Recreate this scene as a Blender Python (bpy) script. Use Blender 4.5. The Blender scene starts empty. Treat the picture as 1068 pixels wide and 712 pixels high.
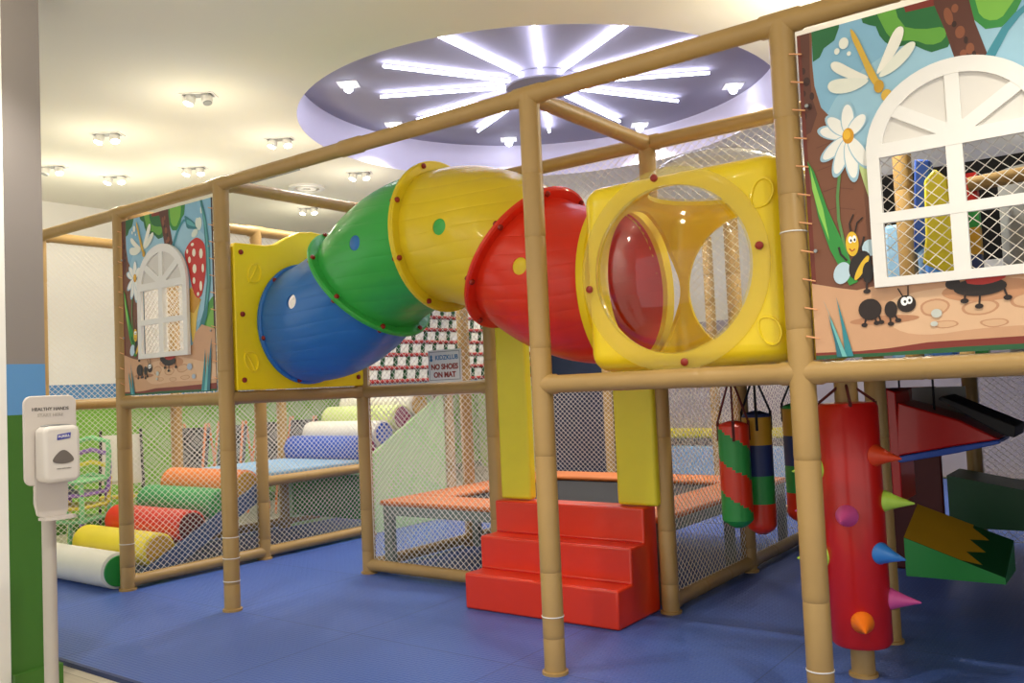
import bpy, bmesh, math, random
from mathutils import Vector, Matrix, Euler
from mathutils.geometry import tessellate_polygon
random.seed(4)
PI = math.pi
sc = bpy.context.scene
COL = sc.collection
# ---------------------------------------------------------------- camera, world, exposure
cd = bpy.data.cameras.new('camera'); cam = bpy.data.objects.new('camera', cd); COL.objects.link(cam)
cam.location = (4.3887, -3.0892, 1.2268)
cam.rotation_euler = (1.61964, 0.04478, 0.64212)
cd.sensor_fit = 'HORIZONTAL'; cd.sensor_width = 36; cd.lens = 911.61 * 36 / 1068
cd.clip_start = 0.05; cd.clip_end = 100
sc.camera = cam
sc.view_settings.view_transform = 'Standard'; sc.view_settings.look = 'None'
sc.view_settings.gamma = 1; sc.view_settings.use_curve_mapping = False
sc.view_settings.exposure = 0.55
w = bpy.data.worlds.new('world'); sc.world = w; w.use_nodes = True
w.node_tree.nodes['Background'].inputs[0].default_value = (1.0, 0.97, 0.92, 1)
w.node_tree.nodes['Background'].inputs[1].default_value = 0.85
SPOT_W = 19; RECESS_W = 50; FRONT_W = 65; FILL_W = 4.0
CEIL = 3.2; A = 1.1199; B = 1.0829; L1 = 1.22; TOP = 2.48
HC = (0.72, 2.28); HR = 1.76; RZ = 3.5

# ---------------------------------------------------------------- helpers
def lin(h):
    h = h.lstrip('#'); o = []
    for i in (0, 2, 4):
        c = int(h[i:i+2], 16) / 255
        o.append(c / 12.92 if c <= 0.04045 else ((c + 0.055) / 1.055) ** 2.4)
    return (*o, 1)
MATS = {}
def mat(name, col, rough=0.5, bump=None, emis=None, metal=0, spec=0.5, var=0.04, scale=6, coat=0, trans=0):
    if name in MATS: return MATS[name]
    m = bpy.data.materials.new(name); m.use_nodes = True; nt = m.node_tree; N = nt.nodes; K = nt.links
    p = N['Principled BSDF']; c = lin(col)
    p.inputs['Roughness'].default_value = rough; p.inputs['Metallic'].default_value = metal
    p.inputs['Specular IOR Level'].default_value = spec; p.inputs['Coat Weight'].default_value = coat
    p.inputs['Base Color'].default_value = c
    tc = N.new('ShaderNodeTexCoord')
    if var:
        nz = N.new('ShaderNodeTexNoise'); nz.inputs['Scale'].default_value = scale; nz.inputs['Detail'].default_value = 4
        K.new(tc.outputs['Object'], nz.inputs['Vector'])
        hs = N.new('ShaderNodeHueSaturation'); hs.inputs['Color'].default_value = c
        mr = N.new('ShaderNodeMapRange'); mr.inputs['To Min'].default_value = 1 - var * 2; mr.inputs['To Max'].default_value = 1 + var * 2
        K.new(nz.outputs['Fac'], mr.inputs['Value']); K.new(mr.outputs['Result'], hs.inputs['Value'])
        K.new(hs.outputs['Color'], p.inputs['Base Color'])
    if emis:
        p.inputs['Emission Color'].default_value = lin(emis[0]); p.inputs['Emission Strength'].default_value = emis[1]
    if bump:
        kind, sca, st = bump
        if kind == 'noise':
            t = N.new('ShaderNodeTexNoise'); t.inputs['Scale'].default_value = sca; t.inputs['Detail'].default_value = 3; out = t.outputs['Fac']
            K.new(tc.outputs['Object'], t.inputs['Vector'])
        elif kind == 'wood':
            t = N.new('ShaderNodeTexWave'); t.wave_type = 'BANDS'; t.bands_direction = 'Z'
            t.inputs['Scale'].default_value = sca; t.inputs['Distortion'].default_value = 11; t.inputs['Detail'].default_value = 1; t.inputs['Detail Scale'].default_value = .35
            mpw = N.new('ShaderNodeMapping'); mpw.inputs['Scale'].default_value = (.45, 1, 1); K.new(tc.outputs['Object'], mpw.inputs[0])
            K.new(mpw.outputs[0], t.inputs['Vector']); pw = N.new('ShaderNodeMath'); pw.operation = 'POWER'; pw.inputs[1].default_value = .25; K.new(t.outputs['Fac'], pw.inputs[0]); out = pw.outputs[0]
        bp = N.new('ShaderNodeBump'); bp.inputs['Strength'].default_value = st; bp.inputs['Distance'].default_value = 0.01
        K.new(out, bp.inputs['Height']); K.new(bp.outputs['Normal'], p.inputs['Normal'])
    if trans:
        tl = N.new('ShaderNodeBsdfTranslucent'); tl.inputs['Color'].default_value = c; mxs = N.new('ShaderNodeMixShader'); mxs.inputs[0].default_value = trans
        K.new(p.outputs[0], mxs.inputs[1]); K.new(tl.outputs[0], mxs.inputs[2]); K.new(mxs.outputs[0], N['Material Output'].inputs['Surface'])
    MATS[name] = m; return m

class G:
    """collects polygons (local coordinates) into one mesh"""
    def __init__(s): s.v = []; s.f = []; s.m = []
    def add(s, vs, fs, mi=0):
        n = len(s.v); s.v += [tuple(q) for q in vs]; s.f += [tuple(i + n for i in f) for f in fs]; s.m += [mi] * len(fs); return s
    def box(s, x0, x1, y0, y1, z0, z1, mi=0, M=None):
        vs = [Vector((x, y, z)) for z in (z0, z1) for y in (y0, y1) for x in (x0, x1)]
        if M is not None: vs = [M @ q for q in vs]
        return s.add(vs, [(0, 2, 3, 1), (4, 5, 7, 6), (0, 1, 5, 4), (2, 6, 7, 3), (0, 4, 6, 2), (1, 3, 7, 5)], mi)
    def lathe(s, o, ax, prof, n=20, mi=0, close=True):
        ax = Vector(ax).normalized(); u = ax.orthogonal().normalized(); v = ax.cross(u); o = Vector(o); vs = []
        for r, h in prof:
            for k in range(n):
                t = 2 * PI * k / n; vs.append(o + ax * h + (u * math.cos(t) + v * math.sin(t)) * r)
        fs = []
        for j in range(len(prof) - 1):
            for k in range(n):
                a = j * n + k; b = j * n + (k + 1) % n; fs.append((a, b, b + n, a + n))
        if close: fs.append(tuple(range(n))[::-1]); fs.append(tuple(range((len(prof) - 1) * n, len(prof) * n)))
        return s.add(vs, fs, mi)
    def tube(s, p0, p1, r, n=12, mi=0, r2=None):
        p0, p1 = Vector(p0), Vector(p1); d = p1 - p0
        return s.lathe(p0, d, [(r, 0), (r if r2 is None else r2, d.length)], n, mi)
    def path(s, pts, r, n=8, mi=0):
        pts = [Vector(q) for q in pts]; vs = []; ref = None
        for i, q in enumerate(pts):
            t = (pts[min(i + 1, len(pts) - 1)] - pts[max(i - 1, 0)]).normalized()
            u = t.orthogonal().normalized() if ref is None else (ref - t * ref.dot(t)).normalized(); ref = u; v = t.cross(u)
            rr = r[i] if isinstance(r, (list, tuple)) else r
            vs += [q + (u * math.cos(2 * PI * k / n) + v * math.sin(2 * PI * k / n)) * rr for k in range(n)]
        fs = []
        for j in range(len(pts) - 1):
            for k in range(n):
                a = j * n + k; b = j * n + (k + 1) % n; fs.append((a, b, b + n, a + n))
        fs.append(tuple(range(n))[::-1]); fs.append(tuple(range((len(pts) - 1) * n, len(pts) * n)))
        return s.add(vs, fs, mi)
    def prism(s, pts, fn, d0, d1, mi=0):
        """outline pts (a,b) mapped by fn(a,b,d) and given thickness d0..d1"""
        n = len(pts); vs = [fn(a, b, d0) for a, b in pts] + [fn(a, b, d1) for a, b in pts]
        fs = [tuple(range(n))[::-1], tuple(range(n, 2 * n))] + [(i, (i + 1) % n, (i + 1) % n + n, i + n) for i in range(n)]
        return s.add(vs, fs, mi)
    def ring(s, c, ax, r0, r1, t, n=48, mi=0, u=None):
        """flat annulus of thickness t centred on c, along ax"""
        return s.lathe_ring(c, ax, [(r0, -t / 2), (r1, -t / 2), (r1, t / 2), (r0, t / 2)], n, mi)
    def lathe_ring(s, o, ax, prof, n=48, mi=0):
        ax = Vector(ax).normalized(); u = ax.orthogonal().normalized(); v = ax.cross(u); o = Vector(o); vs = []
        for r, h in prof:
            for k in range(n):
                t = 2 * PI * k / n; vs.append(o + ax * h + (u * math.cos(t) + v * math.sin(t)) * r)
        fs = []; m = len(prof)
        for j in range(m):
            for k in range(n):
                a = j * n + k; b = j * n + (k + 1) % n; c = ((j + 1) % m) * n
                fs.append((a, b, c + (k + 1) % n, c + k))
        return s.add(vs, fs, mi)
    def ball(s, c, r, n=12, mi=0, sc=(1, 1, 1)):
        c = Vector(c); vs = []; fs = []; h = n // 2
        for j in range(h + 1):
            for k in range(n):
                p = PI * j / h; t = 2 * PI * k / n
                vs.append((c.x + r * sc[0] * math.sin(p) * math.cos(t), c.y + r * sc[1] * math.sin(p) * math.sin(t), c.z + r * sc[2] * math.cos(p)))
        for j in range(h):
            for k in range(n):
                a = j * n + k; b = j * n + (k + 1) % n; fs.append((a, a + n, b + n, b))
        return s.add(vs, fs, mi)
    def build(s, name, mats, parent=None, bevel=0, seg=2, loc=None, weld=True):
        me = bpy.data.meshes.new(name)
        org = Vector(loc) if loc is not None else Vector((0, 0, 0))
        me.from_pydata([tuple(Vector(q) - org) for q in s.v], [], s.f)
        for m in (mats if isinstance(mats, (list, tuple)) else [mats]): me.materials.append(m)
        for p, i in zip(me.polygons, s.m): p.material_index = i
        bm = bmesh.new(); bm.from_mesh(me)
        if weld: bmesh.ops.remove_doubles(bm, verts=bm.verts, dist=1e-6)
        bmesh.ops.recalc_face_normals(bm, faces=bm.faces); bm.to_mesh(me); bm.free()
        me.shade_smooth(); me.set_sharp_from_angle(angle=math.radians(38))
        o = bpy.data.objects.new(name, me); COL.objects.link(o)
        if loc is not None: o.location = org
        if parent: o.parent = parent
        if bevel:
            b = o.modifiers.new('bevel', 'BEVEL'); b.width = bevel; b.segments = seg; b.limit_method = 'ANGLE'; b.angle_limit = math.radians(40)
        return o
def tag(o, label, cat, group=None):
    o['label'] = label; o['category'] = cat
    if group: o['group'] = group
    return o
def thing(name, label, cat, loc=(0, 0, 0), rz=0, group=None):
    o = bpy.data.objects.new(name, None); COL.objects.link(o); o.location = loc; o.rotation_euler = (0, 0, rz)
    o.empty_display_size = .1
    return tag(o, label, cat, group)
def struct(o): o['kind'] = 'structure'; return o
def lab(o, t): o['label'] = t; return o
def dup(root, loc, rz=None, label=None):
    r = root.copy(); COL.objects.link(r); r.location = loc
    if rz is not None: r.rotation_euler = (0, 0, rz)
    if label: r['label'] = label
    for ch in list(root.children):
        c = ch.copy(); COL.objects.link(c); c.parent = r
        for g in list(ch.children):
            d = g.copy(); COL.objects.link(d); d.parent = c
    return r
def boolean(o, cutter, op='DIFFERENCE'):
    m = o.modifiers.new('b', 'BOOLEAN'); m.object = cutter; m.operation = op; m.solver = 'EXACT'
    bpy.context.view_layer.update()
    dg = bpy.context.evaluated_depsgraph_get(); me = bpy.data.meshes.new_from_object(o.evaluated_get(dg))
    o.modifiers.clear(); o.data = me; bpy.data.objects.remove(cutter)
    me.shade_smooth(); me.set_sharp_from_angle(angle=math.radians(38))
def text(body, size, m, name, parent=None, loc=(0, 0, 0), rot=(PI / 2, 0, 0), ext=0.0006, align='CENTER', bold=0.0):
    cu = bpy.data.curves.new(name, 'FONT'); cu.body = body; cu.size = size; cu.extrude = ext; cu.offset = bold; cu.align_x = align; cu.align_y = 'CENTER'
    t = bpy.data.objects.new(name + '_c', cu); COL.objects.link(t); bpy.context.view_layer.update()
    me = bpy.data.meshes.new_from_object(t.evaluated_get(bpy.context.evaluated_depsgraph_get())); bpy.data.objects.remove(t)
    me.materials.clear(); me.materials.append(m)
    o = bpy.data.objects.new(name, me); COL.objects.link(o); o.location = loc; o.rotation_euler = rot
    if parent: o.parent = parent
    return o

# ---------------------------------------------------------------- materials
bamboo = mat('bamboo_foam', '#ac8b53', .42, ('noise', 25, .12), var=.05, scale=5)
cord = mat('net_cord', '#f2ede4', .7, var=0)
white = mat('white_plastic', '#eceae6', .4, var=.02)
yellow = mat('yellow_plastic', '#f6c90e', .3, ('wood', 2.2, .12), var=.02, coat=.2)
yellow_p = mat('yellow_panel_plastic', '#ffe214', .35, ('noise', 9, .1), var=.02, coat=.1)
yellow_s = mat('yellow_plastic_smooth', '#ffe82a', .3, ('noise', 9, .1), var=.02, coat=.2, trans=.28)
seg_blue = mat('blue_plastic', '#3a88d8', .32, ('wood', 4.0, .28), var=.03, coat=.2, trans=.33)
seg_green = mat('green_plastic', '#48c65a', .32, ('wood', 4.0, .28), var=.03, coat=.2, trans=.33)
seg_yellow = mat('yellow_tube_plastic', '#f6de2c', .32, ('wood', 4.0, .28), var=.03, coat=.2, trans=.33)
seg_red = mat('red_plastic', '#f23a1c', .32, ('wood', 4.0, .28), var=.03, coat=.2, trans=.33)
bolt_m = mat('dark_red_bolt', '#8e1f10', .4, var=0)
steel = mat('grey_steel', '#9a9fa0', .4, metal=.6, var=.03)
dark = mat('dark_fabric', '#17181c', .8, var=.05)
rope_r = mat('dark_red_rope', '#5c1f1c', .8, var=.03)
rope_k = mat('black_rope', '#15171f', .8, var=.03)
v_red = mat('red_vinyl', '#dd3413', .33, ('noise', 14, .1), var=.03, coat=.15)
v_redd = mat('deep_red_vinyl', '#c4160f', .33, ('noise', 10, .1), var=.03, coat=.15)
v_yel = mat('yellow_vinyl', '#e2d42c', .42, ('noise', 6, .25), var=.04)
v_blue = mat('blue_vinyl', '#2d58b8', .4, ('noise', 10, .12), var=.03)
v_grn = mat('green_vinyl', '#2a9a44', .4, ('noise', 10, .12), var=.03)
v_org = mat('orange_vinyl', '#f08a3c', .5, ('noise', 18, .2), var=.04)
v_oran = mat('burnt_orange_vinyl', '#cf7434', .5, ('noise', 18, .2), var=.04)
v_gold = mat('gold_vinyl', '#c99a1e', .45, ('noise', 10, .12), var=.04)
v_navy = mat('navy_vinyl', '#24386e', .45, ('noise', 10, .12), var=.04)
v_white = mat('cream_vinyl', '#e9e6d8', .4, ('noise', 10, .1), var=.03)
v_lyel = mat('bright_yellow_vinyl', '#ecd93a', .38, ('noise', 10, .1), var=.03)
v_pink = mat('pink_vinyl', '#d8579a', .4, var=.03)
v_lime = mat('lime_vinyl', '#b5dc4c', .4, var=.03)
v_sky = mat('light_blue_vinyl', '#8fbbe0', .45, ('noise', 10, .12), var=.03)
v_dgrn = mat('dark_green_vinyl', '#17502a', .45, var=.04)
v_grey = mat('grey_vinyl', '#8f9190', .5, var=.04)
v_lgrn = mat('pale_green_vinyl', '#b4dc96', .55, ('noise', 8, .15), var=.04)
p_cream = mat('ceiling_paint', '#f6f3e6', .85, var=.01, scale=1)
p_rec = mat('recess_grey_paint', '#9a98a8', .8, var=.02, scale=1)
p_white = mat('white_paint', '#f4f2ee', .8, var=.01, scale=1)
p_taupe = mat('taupe_paint', '#8a8380', .8, var=.01, scale=1)
p_blue = mat('blue_paint', '#5b92c8', .7, var=.02, scale=2)
p_green = mat('green_paint', '#86c24a', .7, var=.03, scale=2)
p_green2 = mat('pale_green_paint', '#c4e88c', .7, var=.03, scale=2)
p_dgreen = mat('dark_green_paint', '#3c6f20', .6, var=.03, scale=2)
p_lav = mat('lavender_grey_paint', '#aaa2ab', .75, var=.03, scale=2)
p_navy = mat('navy_padding', '#2b3650', .7, ('noise', 6, .2), var=.06)
lamp_on = mat('lamp_glow', '#fff4dc', .5, emis=('#fff1d6', 22), var=0)
lamp_cool = mat('cool_lamp_glow', '#eef0ff', .5, emis=('#eaf0ff', 14), var=0)
led = mat('led_tube_glow', '#f2f2ff', .5, emis=('#e6e6ff', 13), var=0)

# clear acrylic
ac = bpy.data.materials.new('clear_acrylic'); ac.use_nodes = True; nt = ac.node_tree; nt.nodes.clear()
o_ = nt.nodes.new('ShaderNodeOutputMaterial'); mx = nt.nodes.new('ShaderNodeMixShader'); tr = nt.nodes.new('ShaderNodeBsdfTransparent'); gl = nt.nodes.new('ShaderNodeBsdfGlossy')
fr = nt.nodes.new('ShaderNodeLayerWeight'); fr.inputs['Blend'].default_value = .25; gl.inputs['Roughness'].default_value = .06
tr.inputs['Color'].default_value = (.96, .96, .95, 1)
ma = nt.nodes.new('ShaderNodeMath'); ma.operation = 'MULTIPLY_ADD'; ma.inputs[1].default_value = .5; ma.inputs[2].default_value = .03
nt.links.new(fr.outputs['Facing'], ma.inputs[0]); nt.links.new(ma.outputs[0], mx.inputs[0])
nt.links.new(tr.outputs[0], mx.inputs[1]); nt.links.new(gl.outputs[0], mx.inputs[2]); nt.links.new(mx.outputs[0], o_.inputs[0])
# milky flange of the clear bubble
mk = bpy.data.materials.new('milky_acrylic_flange'); mk.use_nodes = True; nt = mk.node_tree; nt.nodes.clear()
o_ = nt.nodes.new('ShaderNodeOutputMaterial'); mx = nt.nodes.new('ShaderNodeMixShader'); tr = nt.nodes.new('ShaderNodeBsdfTransparent'); df = nt.nodes.new('ShaderNodeBsdfPrincipled')
df.inputs['Base Color'].default_value = lin('#f4e27a'); df.inputs['Roughness'].default_value = .15; mx.inputs[0].default_value = .17; tr.inputs['Color'].default_value = (.97, .96, .9, 1)
nt.links.new(tr.outputs[0], mx.inputs[1]); nt.links.new(df.outputs[0], mx.inputs[2]); nt.links.new(mx.outputs[0], o_.inputs[0])

# floor mat: blue foam with an embossed lattice and tile seams
fm = bpy.data.materials.new('blue_foam_mat'); fm.use_nodes = True; nt = fm.node_tree; N = nt.nodes; K = nt.links; p = N['Principled BSDF']
tc = N.new('ShaderNodeTexCoord'); mp = N.new('ShaderNodeMapping'); K.new(tc.outputs['Object'], mp.inputs[0])
br = N.new('ShaderNodeTexBrick'); br.offset = 0.0; br.inputs['Scale'].default_value = 1; br.inputs['Brick Width'].default_value = 1.0; br.inputs['Row Height'].default_value = 1.0
br.inputs['Mortar Size'].default_value = .004; br.inputs['Color1'].default_value = lin('#4664b0'); br.inputs['Color2'].default_value = lin('#4260aa'); br.inputs['Mortar'].default_value = lin('#35508f')
K.new(mp.outputs[0], br.inputs['Vector']); K.new(br.outputs['Color'], p.inputs['Base Color'])
b2 = N.new('ShaderNodeTexBrick'); b2.offset = .5; b2.inputs['Scale'].default_value = 1; b2.inputs['Brick Width'].default_value = .05; b2.inputs['Row Height'].default_value = .022
b2.inputs['Mortar Size'].default_value = .006; b2.inputs['Mortar Smooth'].default_value = .6; K.new(mp.outputs[0], b2.inputs['Vector'])
bp = N.new('ShaderNodeBump'); bp.inputs['Strength'].default_value = .5; bp.inputs['Distance'].default_value = .004; bp.invert = True
K.new(b2.outputs['Fac'], bp.inputs['Height']); K.new(bp.outputs['Normal'], p.inputs['Normal']); p.inputs['Roughness'].default_value = .42
# light wooden floor outside the mats
wf = bpy.data.materials.new('light_plank_floor'); wf.use_nodes = True; nt = wf.node_tree; N = nt.nodes; K = nt.links; p = N['Principled BSDF']
tc = N.new('ShaderNodeTexCoord'); br = N.new('ShaderNodeTexBrick'); br.inputs['Scale'].default_value = 1; br.inputs['Brick Width'].default_value = 1.2; br.inputs['Row Height'].default_value = .15
br.inputs['Mortar Size'].default_value = .002; br.inputs['Color1'].default_value = lin('#d3c8b4'); br.inputs['Color2'].default_value = lin('#c4b8a2'); br.inputs['Mortar'].default_value = lin('#8d8270')
K.new(tc.outputs['Object'], br.inputs['Vector']); nz = N.new('ShaderNodeTexNoise'); nz.inputs['Scale'].default_value = 3; mpp = N.new('ShaderNodeMapping'); mpp.inputs['Scale'].default_value = (1, 14, 1)
K.new(tc.outputs['Object'], mpp.inputs[0]); K.new(mpp.outputs[0], nz.inputs['Vector'])
mxc = N.new('ShaderNodeMixRGB'); mxc.blend_type = 'MULTIPLY'; mxc.inputs[0].default_value = .25; K.new(br.outputs['Color'], mxc.inputs[1]); K.new(nz.outputs['Fac'], mxc.inputs[2])
K.new(mxc.outputs[0], p.inputs['Base Color']); p.inputs['Roughness'].default_value = .4

# ---------------------------------------------------------------- setting
XL, XR, YF, YB = -4.2, 9.0, -6.0, 7.5
struct(G().box(XL - .1, XR, YF, YB + .1, -.12, -.02).build('floor', wf))
tag(G().box(-2.55, 8.5, -.98, 7.3, -.02, 0).build('play_mat', fm, loc=(0, 0, 0)), 'blue embossed foam mat covering the floor under the play frame', 'floor mat')
tag(G().box(-2.55, 8.5, -1.0, -.98, -.02, .001).build('mat_edging', v_navy), 'dark navy edging strip along the front edge of the blue mat', 'edging')
# ceiling sheet with a round opening (fan of quads from the circle to the outline)
g = G(); n = 96; inner = [(HC[0] + HR * math.cos(2 * PI * k / n), HC[1] + HR * math.sin(2 * PI * k / n)) for k in range(n)]
def outer(t):
    dx, dy = math.cos(t), math.sin(t); s = 1e9
    for lim, d, c in ((XR, dx, HC[0]), (XL - .1, dx, HC[0]), (YB + .1, dy, HC[1]), (YF, dy, HC[1])):
        if abs(d) > 1e-9 and (lim - c) / d > 0: s = min(s, (lim - c) / d)
    return (HC[0] + dx * s, HC[1] + dy * s)
angs = sorted([2 * PI * k / n for k in range(n)] + [math.atan2(y - HC[1], x - HC[0]) % (2 * PI) for x in (XL - .1, XR) for y in (YF, YB + .1)])
vs = []; fs = []
for t in angs:
    i = (HC[0] + HR * math.cos(t), HC[1] + HR * math.sin(t)); o = outer(t)
    vs += [(i[0], i[1], CEIL), (o[0], o[1], CEIL)]
m_ = len(angs)
for k in range(m_):
    a, b, c, d = 2 * k, 2 * k + 1, 2 * ((k + 1) % m_) + 1, 2 * ((k + 1) % m_); fs.append((a, b, c, d))
struct(G().add(vs, fs).build('ceiling', p_cream))
g = G(); g.lathe((HC[0], HC[1], CEIL - .001), (0, 0, 1), [(HR, 0), (HR, RZ - CEIL + .001)], 96, 0, close=False)
g.lathe((HC[0], HC[1], RZ), (0, 0, 1), [(HR + .01, 0), (HR + .01, .04)], 96, 1)
struct(g.build('ceiling_recess', [mat('recess_side_paint', '#dcd8ec', .8, var=.01), p_rec]))
def wall(name, x0, x1, y0, y1, mats):
    g = G(); zs = [-.02, 1.19, 1.415, CEIL]
    for i in range(3): g.box(x0, x1, y0, y1, zs[i], zs[i + 1], i)
    return struct(g.build(name, mats, weld=False))
wall('wall_left', XL - .1, XL, YF + 3.6, YB + .1, [p_green, p_blue, p_white])
wall('wall_back', XL, XR, YB, YB + .1, [p_green2, p_white, p_white])
struct(G().box(XL, XL + .02, YF + 3.6, YB, -.02, .08).build('baseboard_left', p_dgreen))
struct(G().box(1.0, XR, YB - .06, YB, 0, 1.9).build('wall_back_panel', p_lav))
struct(G().box(5.6, 5.7, .3, YB, 0, CEIL).build('shade_wall_right', mat('shade_wall_paint', '#35323a', .8, var=.03)))  # dark wall added to block light coming in from the right
# column at the left with skirting, and the white wall end beside it
g = G()
zs = [-.02, 1.19, 1.41, CEIL]
for i in range(3): g.box(.0, .33, -1.62, -1.335, zs[i], zs[i + 1], i)
def setup_pillar():
    g = G(); x1 = PX; y0, y1 = PY0, PY1
    for i in range(3): g.box(x1 - .45, x1, y0, y1, zs[i], zs[i + 1], i)
    return struct(g.build('wall_column', [p_dgreen, p_blue, p_taupe], weld=False))
PX, PY0, PY1 = .40, -1.375, -1.215
setup_pillar()
struct(G().box(PX - .45, PX + .03, PY0, PY1 + .04, -.02, .095).build('baseboard_column', p_dgreen))
struct(G().box(PX - .45, PX - .004, PY0 - 1.6, PY0 - .001, -.02, CEIL).build('wall_entrance', p_white))
# far padded wall pieces behind the trampoline
tag(G().box(-2.6, -1.0, 6.9, 7.05, 0, 1.9).build('wall_pad', p_navy, bevel=.02), 'dark navy padded panel far behind the trampoline', 'wall pad')
tag(G().box(-.95, 1.7, 6.9, 7.1, 0, .36).build('foam_bench', v_sky, bevel=.02), 'light blue foam bench against the far wall', 'bench')
tag(G().box(-.95, 1.7, 6.95, 7.1, .46, .58).build('padded_rail', v_yel, bevel=.03), 'long yellow padded rail on the grey far wall', 'rail')
tag(G().box(-.95, 1.7, 7.12, 7.2, 0, 1.9).build('partition_panel', p_lav), 'lavender grey partition behind the yellow padded rail', 'partition')
tag(G().box(-4.1, -3.2, 2.9, 7.2, 0.0, .5).build('wall_cushion', v_grn, bevel=.03), 'long green padded block along the left green wall', 'padding') if False else None

# ceiling fittings
def down(x, y, label, rz, lit=(1, 1), power=SPOT_W, z=CEIL, fill=1):
    t = thing('ceiling_spotlight', label, 'ceiling light', (x, y, z), rz, 'twin spotlights in the cream ceiling')
    g = G(); g.box(-.11, .11, -.055, .055, -.006, 0); g.box(-.095, .095, -.04, .04, -.0065, -.005, 1)
    g.build('trim_plate', [white, v_grey], t, weld=False)
    for i, sx in enumerate((-.05, .05)):
        ax = Vector((.25 * (1 if i else -1), -.25, -1)).normalized()
        h = G().lathe((sx, 0, -.004), ax, [(.03, 0), (.036, .02), (.036, .055), (.032, .06)], 20).build('lamp_head', white, t)
        G().lathe(Vector((sx, 0, -.004)) + ax * .0602, ax, [(.029, 0), (.027, .004)], 20).build('bulb', lamp_on if lit[i] else v_grey, h)
    ld = bpy.data.lights.new('spot', 'SPOT'); ld.energy = power; ld.spot_size = math.radians(110); ld.spot_blend = .6; ld.shadow_soft_size = .05; ld.color = (1, .94, .82)
    lo = bpy.data.objects.new('spot', ld); COL.objects.link(lo); lo.location = (0, -.03, -.10); lo.parent = t
    gl_ = bpy.data.lights.new('ceiling_fill', 'POINT'); gl_.energy = FILL_W * fill; gl_.shadow_soft_size = .05; gl_.color = (1, .92, .72)  # unseen point light hung below the fixture to brighten the ceiling
    go = bpy.data.objects.new('ceiling_fill', gl_); COL.objects.link(go); go.location = (0, -.03, -.42); go.parent = t
for (x, y, l, lit) in [(-.543, .235, 'twin ceiling spotlight nearest the camera with one lamp lit', (1, 0)),
        (-1.748, .273, 'glaring twin ceiling spotlight above the far left column side', (1, 1)),
        (-2.907, .431, 'twin ceiling spotlight half hidden by the left column', (0, 1)),
        (-2.875, .952, 'twin ceiling spotlight furthest over the left mural panel', (1, 1)),
        (-.982, 1.238, 'bright twin ceiling spotlight left of the round recess', (1, 1)),
        (-2.17, 1.266, 'bright twin ceiling spotlight just above the front top rail', (1, 1)),
        (-1.339, 2.409, 'twin ceiling spotlight above the green tunnel piece', (1, 1)),
        (-2.825, 3.075, 'small far twin ceiling spotlight beside the yellow tunnel panel', (1, 1))]:
    down(x, y, l, .6, lit)
for (x, y, l) in [(.9, -1.7, 'added unseen twin spotlight over the entrance column'), (2.6, -1.6, 'added unseen twin spotlight in front of the red steps'),
        (4.3, -1.0, 'added unseen twin spotlight in front of the right mural'),
        (3.08, 1.45, 'added unseen twin spotlight past the top right of the round recess'), (3.5, 2.8, 'added twin spotlight hidden behind the top of the right mural'),
        (1.6, 5.6, 'far added twin spotlight brightening the grey back wall'), (-1.2, 5.4, 'far added twin spotlight brightening the green back wall'), (4.2, 5.4, 'far added twin spotlight brightening the back right corner')]:
    down(x, y, l, .6, power=FRONT_W, fill=1.2 if y < 0 else 3.3)  # fixtures added as fill for the front, the ceiling and the back walls
for (x, y, l) in [(-.32, 1.35, 'square recessed lamp at the left edge of the grey ceiling disc'), (1.80, 3.46, 'square recessed lamp at the right edge of the grey ceiling disc'),
        (-.36, 3.38, 'square recessed lamp at the bottom middle of the grey ceiling disc'), (.75, 3.86, 'square recessed lamp beside the beam over the yellow cube'),
        (-.78, 2.30, 'square recessed lamp hidden partly by the long top rail')]:
    t = thing('recess_lamp', l, 'ceiling light', (x, y, RZ), .6, 'square lamps in the grey recess')
    g = G(); g.box(-.075, .075, -.075, .075, -.006, 0); g.box(-.05, .05, -.05, .05, -.007, -.004, 1); g.build('trim_plate', [white, v_grey], t, weld=False)
    G().ball((0, 0, -.03), .036, 16).build('bulb', lamp_cool, t)
    ld = bpy.data.lights.new('spot', 'SPOT'); ld.energy = RECESS_W; ld.spot_size = math.radians(120); ld.spot_blend = .6; ld.shadow_soft_size = .05; ld.color = (1, .95, .88)
    lo = bpy.data.objects.new('spot', ld); COL.objects.link(lo); lo.location = (0, 0, -.09); lo.parent = t
# LED star
st = thing('led_star_light', 'star of twelve glowing tubes round a grey hub on the ceiling disc', 'ceiling light', (.77, 2.30, RZ - .035))
G().lathe((0, 0, -.03), (0, 0, 1), [(.27, 0), (.28, .01), (.28, .06)], 40).build('hub', p_rec, st)
for k in range(12):
    t = math.radians(2 + 30 * k); r0, r1 = .27, 1.24
    c, s = math.cos(t), math.sin(t)
    G().tube((c * r0, s * r0, 0), (c * r1, s * r1, 0), .011, 8).build('light_tube', led, st)
# hatch outlines, round diffuser and grille
tag(G().box(-2.4, -1.6, 1.75, 1.95, CEIL - .008, CEIL).build('ceiling_grille', v_grey), 'thin grey slot grille in the ceiling beyond the left rail', 'grille')
t = thing('ceiling_diffuser', 'round white air diffuser in the ceiling over the yellow tunnel panel', 'air vent', (-2.09, 2.43, CEIL))
G().ring((0, 0, -.01), (0, 0, 1), .12, .17, .02).build('outer_ring', white, t); G().ring((0, 0, -.012), (0, 0, 1), .04, .09, .016).build('inner_ring', white, t)

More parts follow.
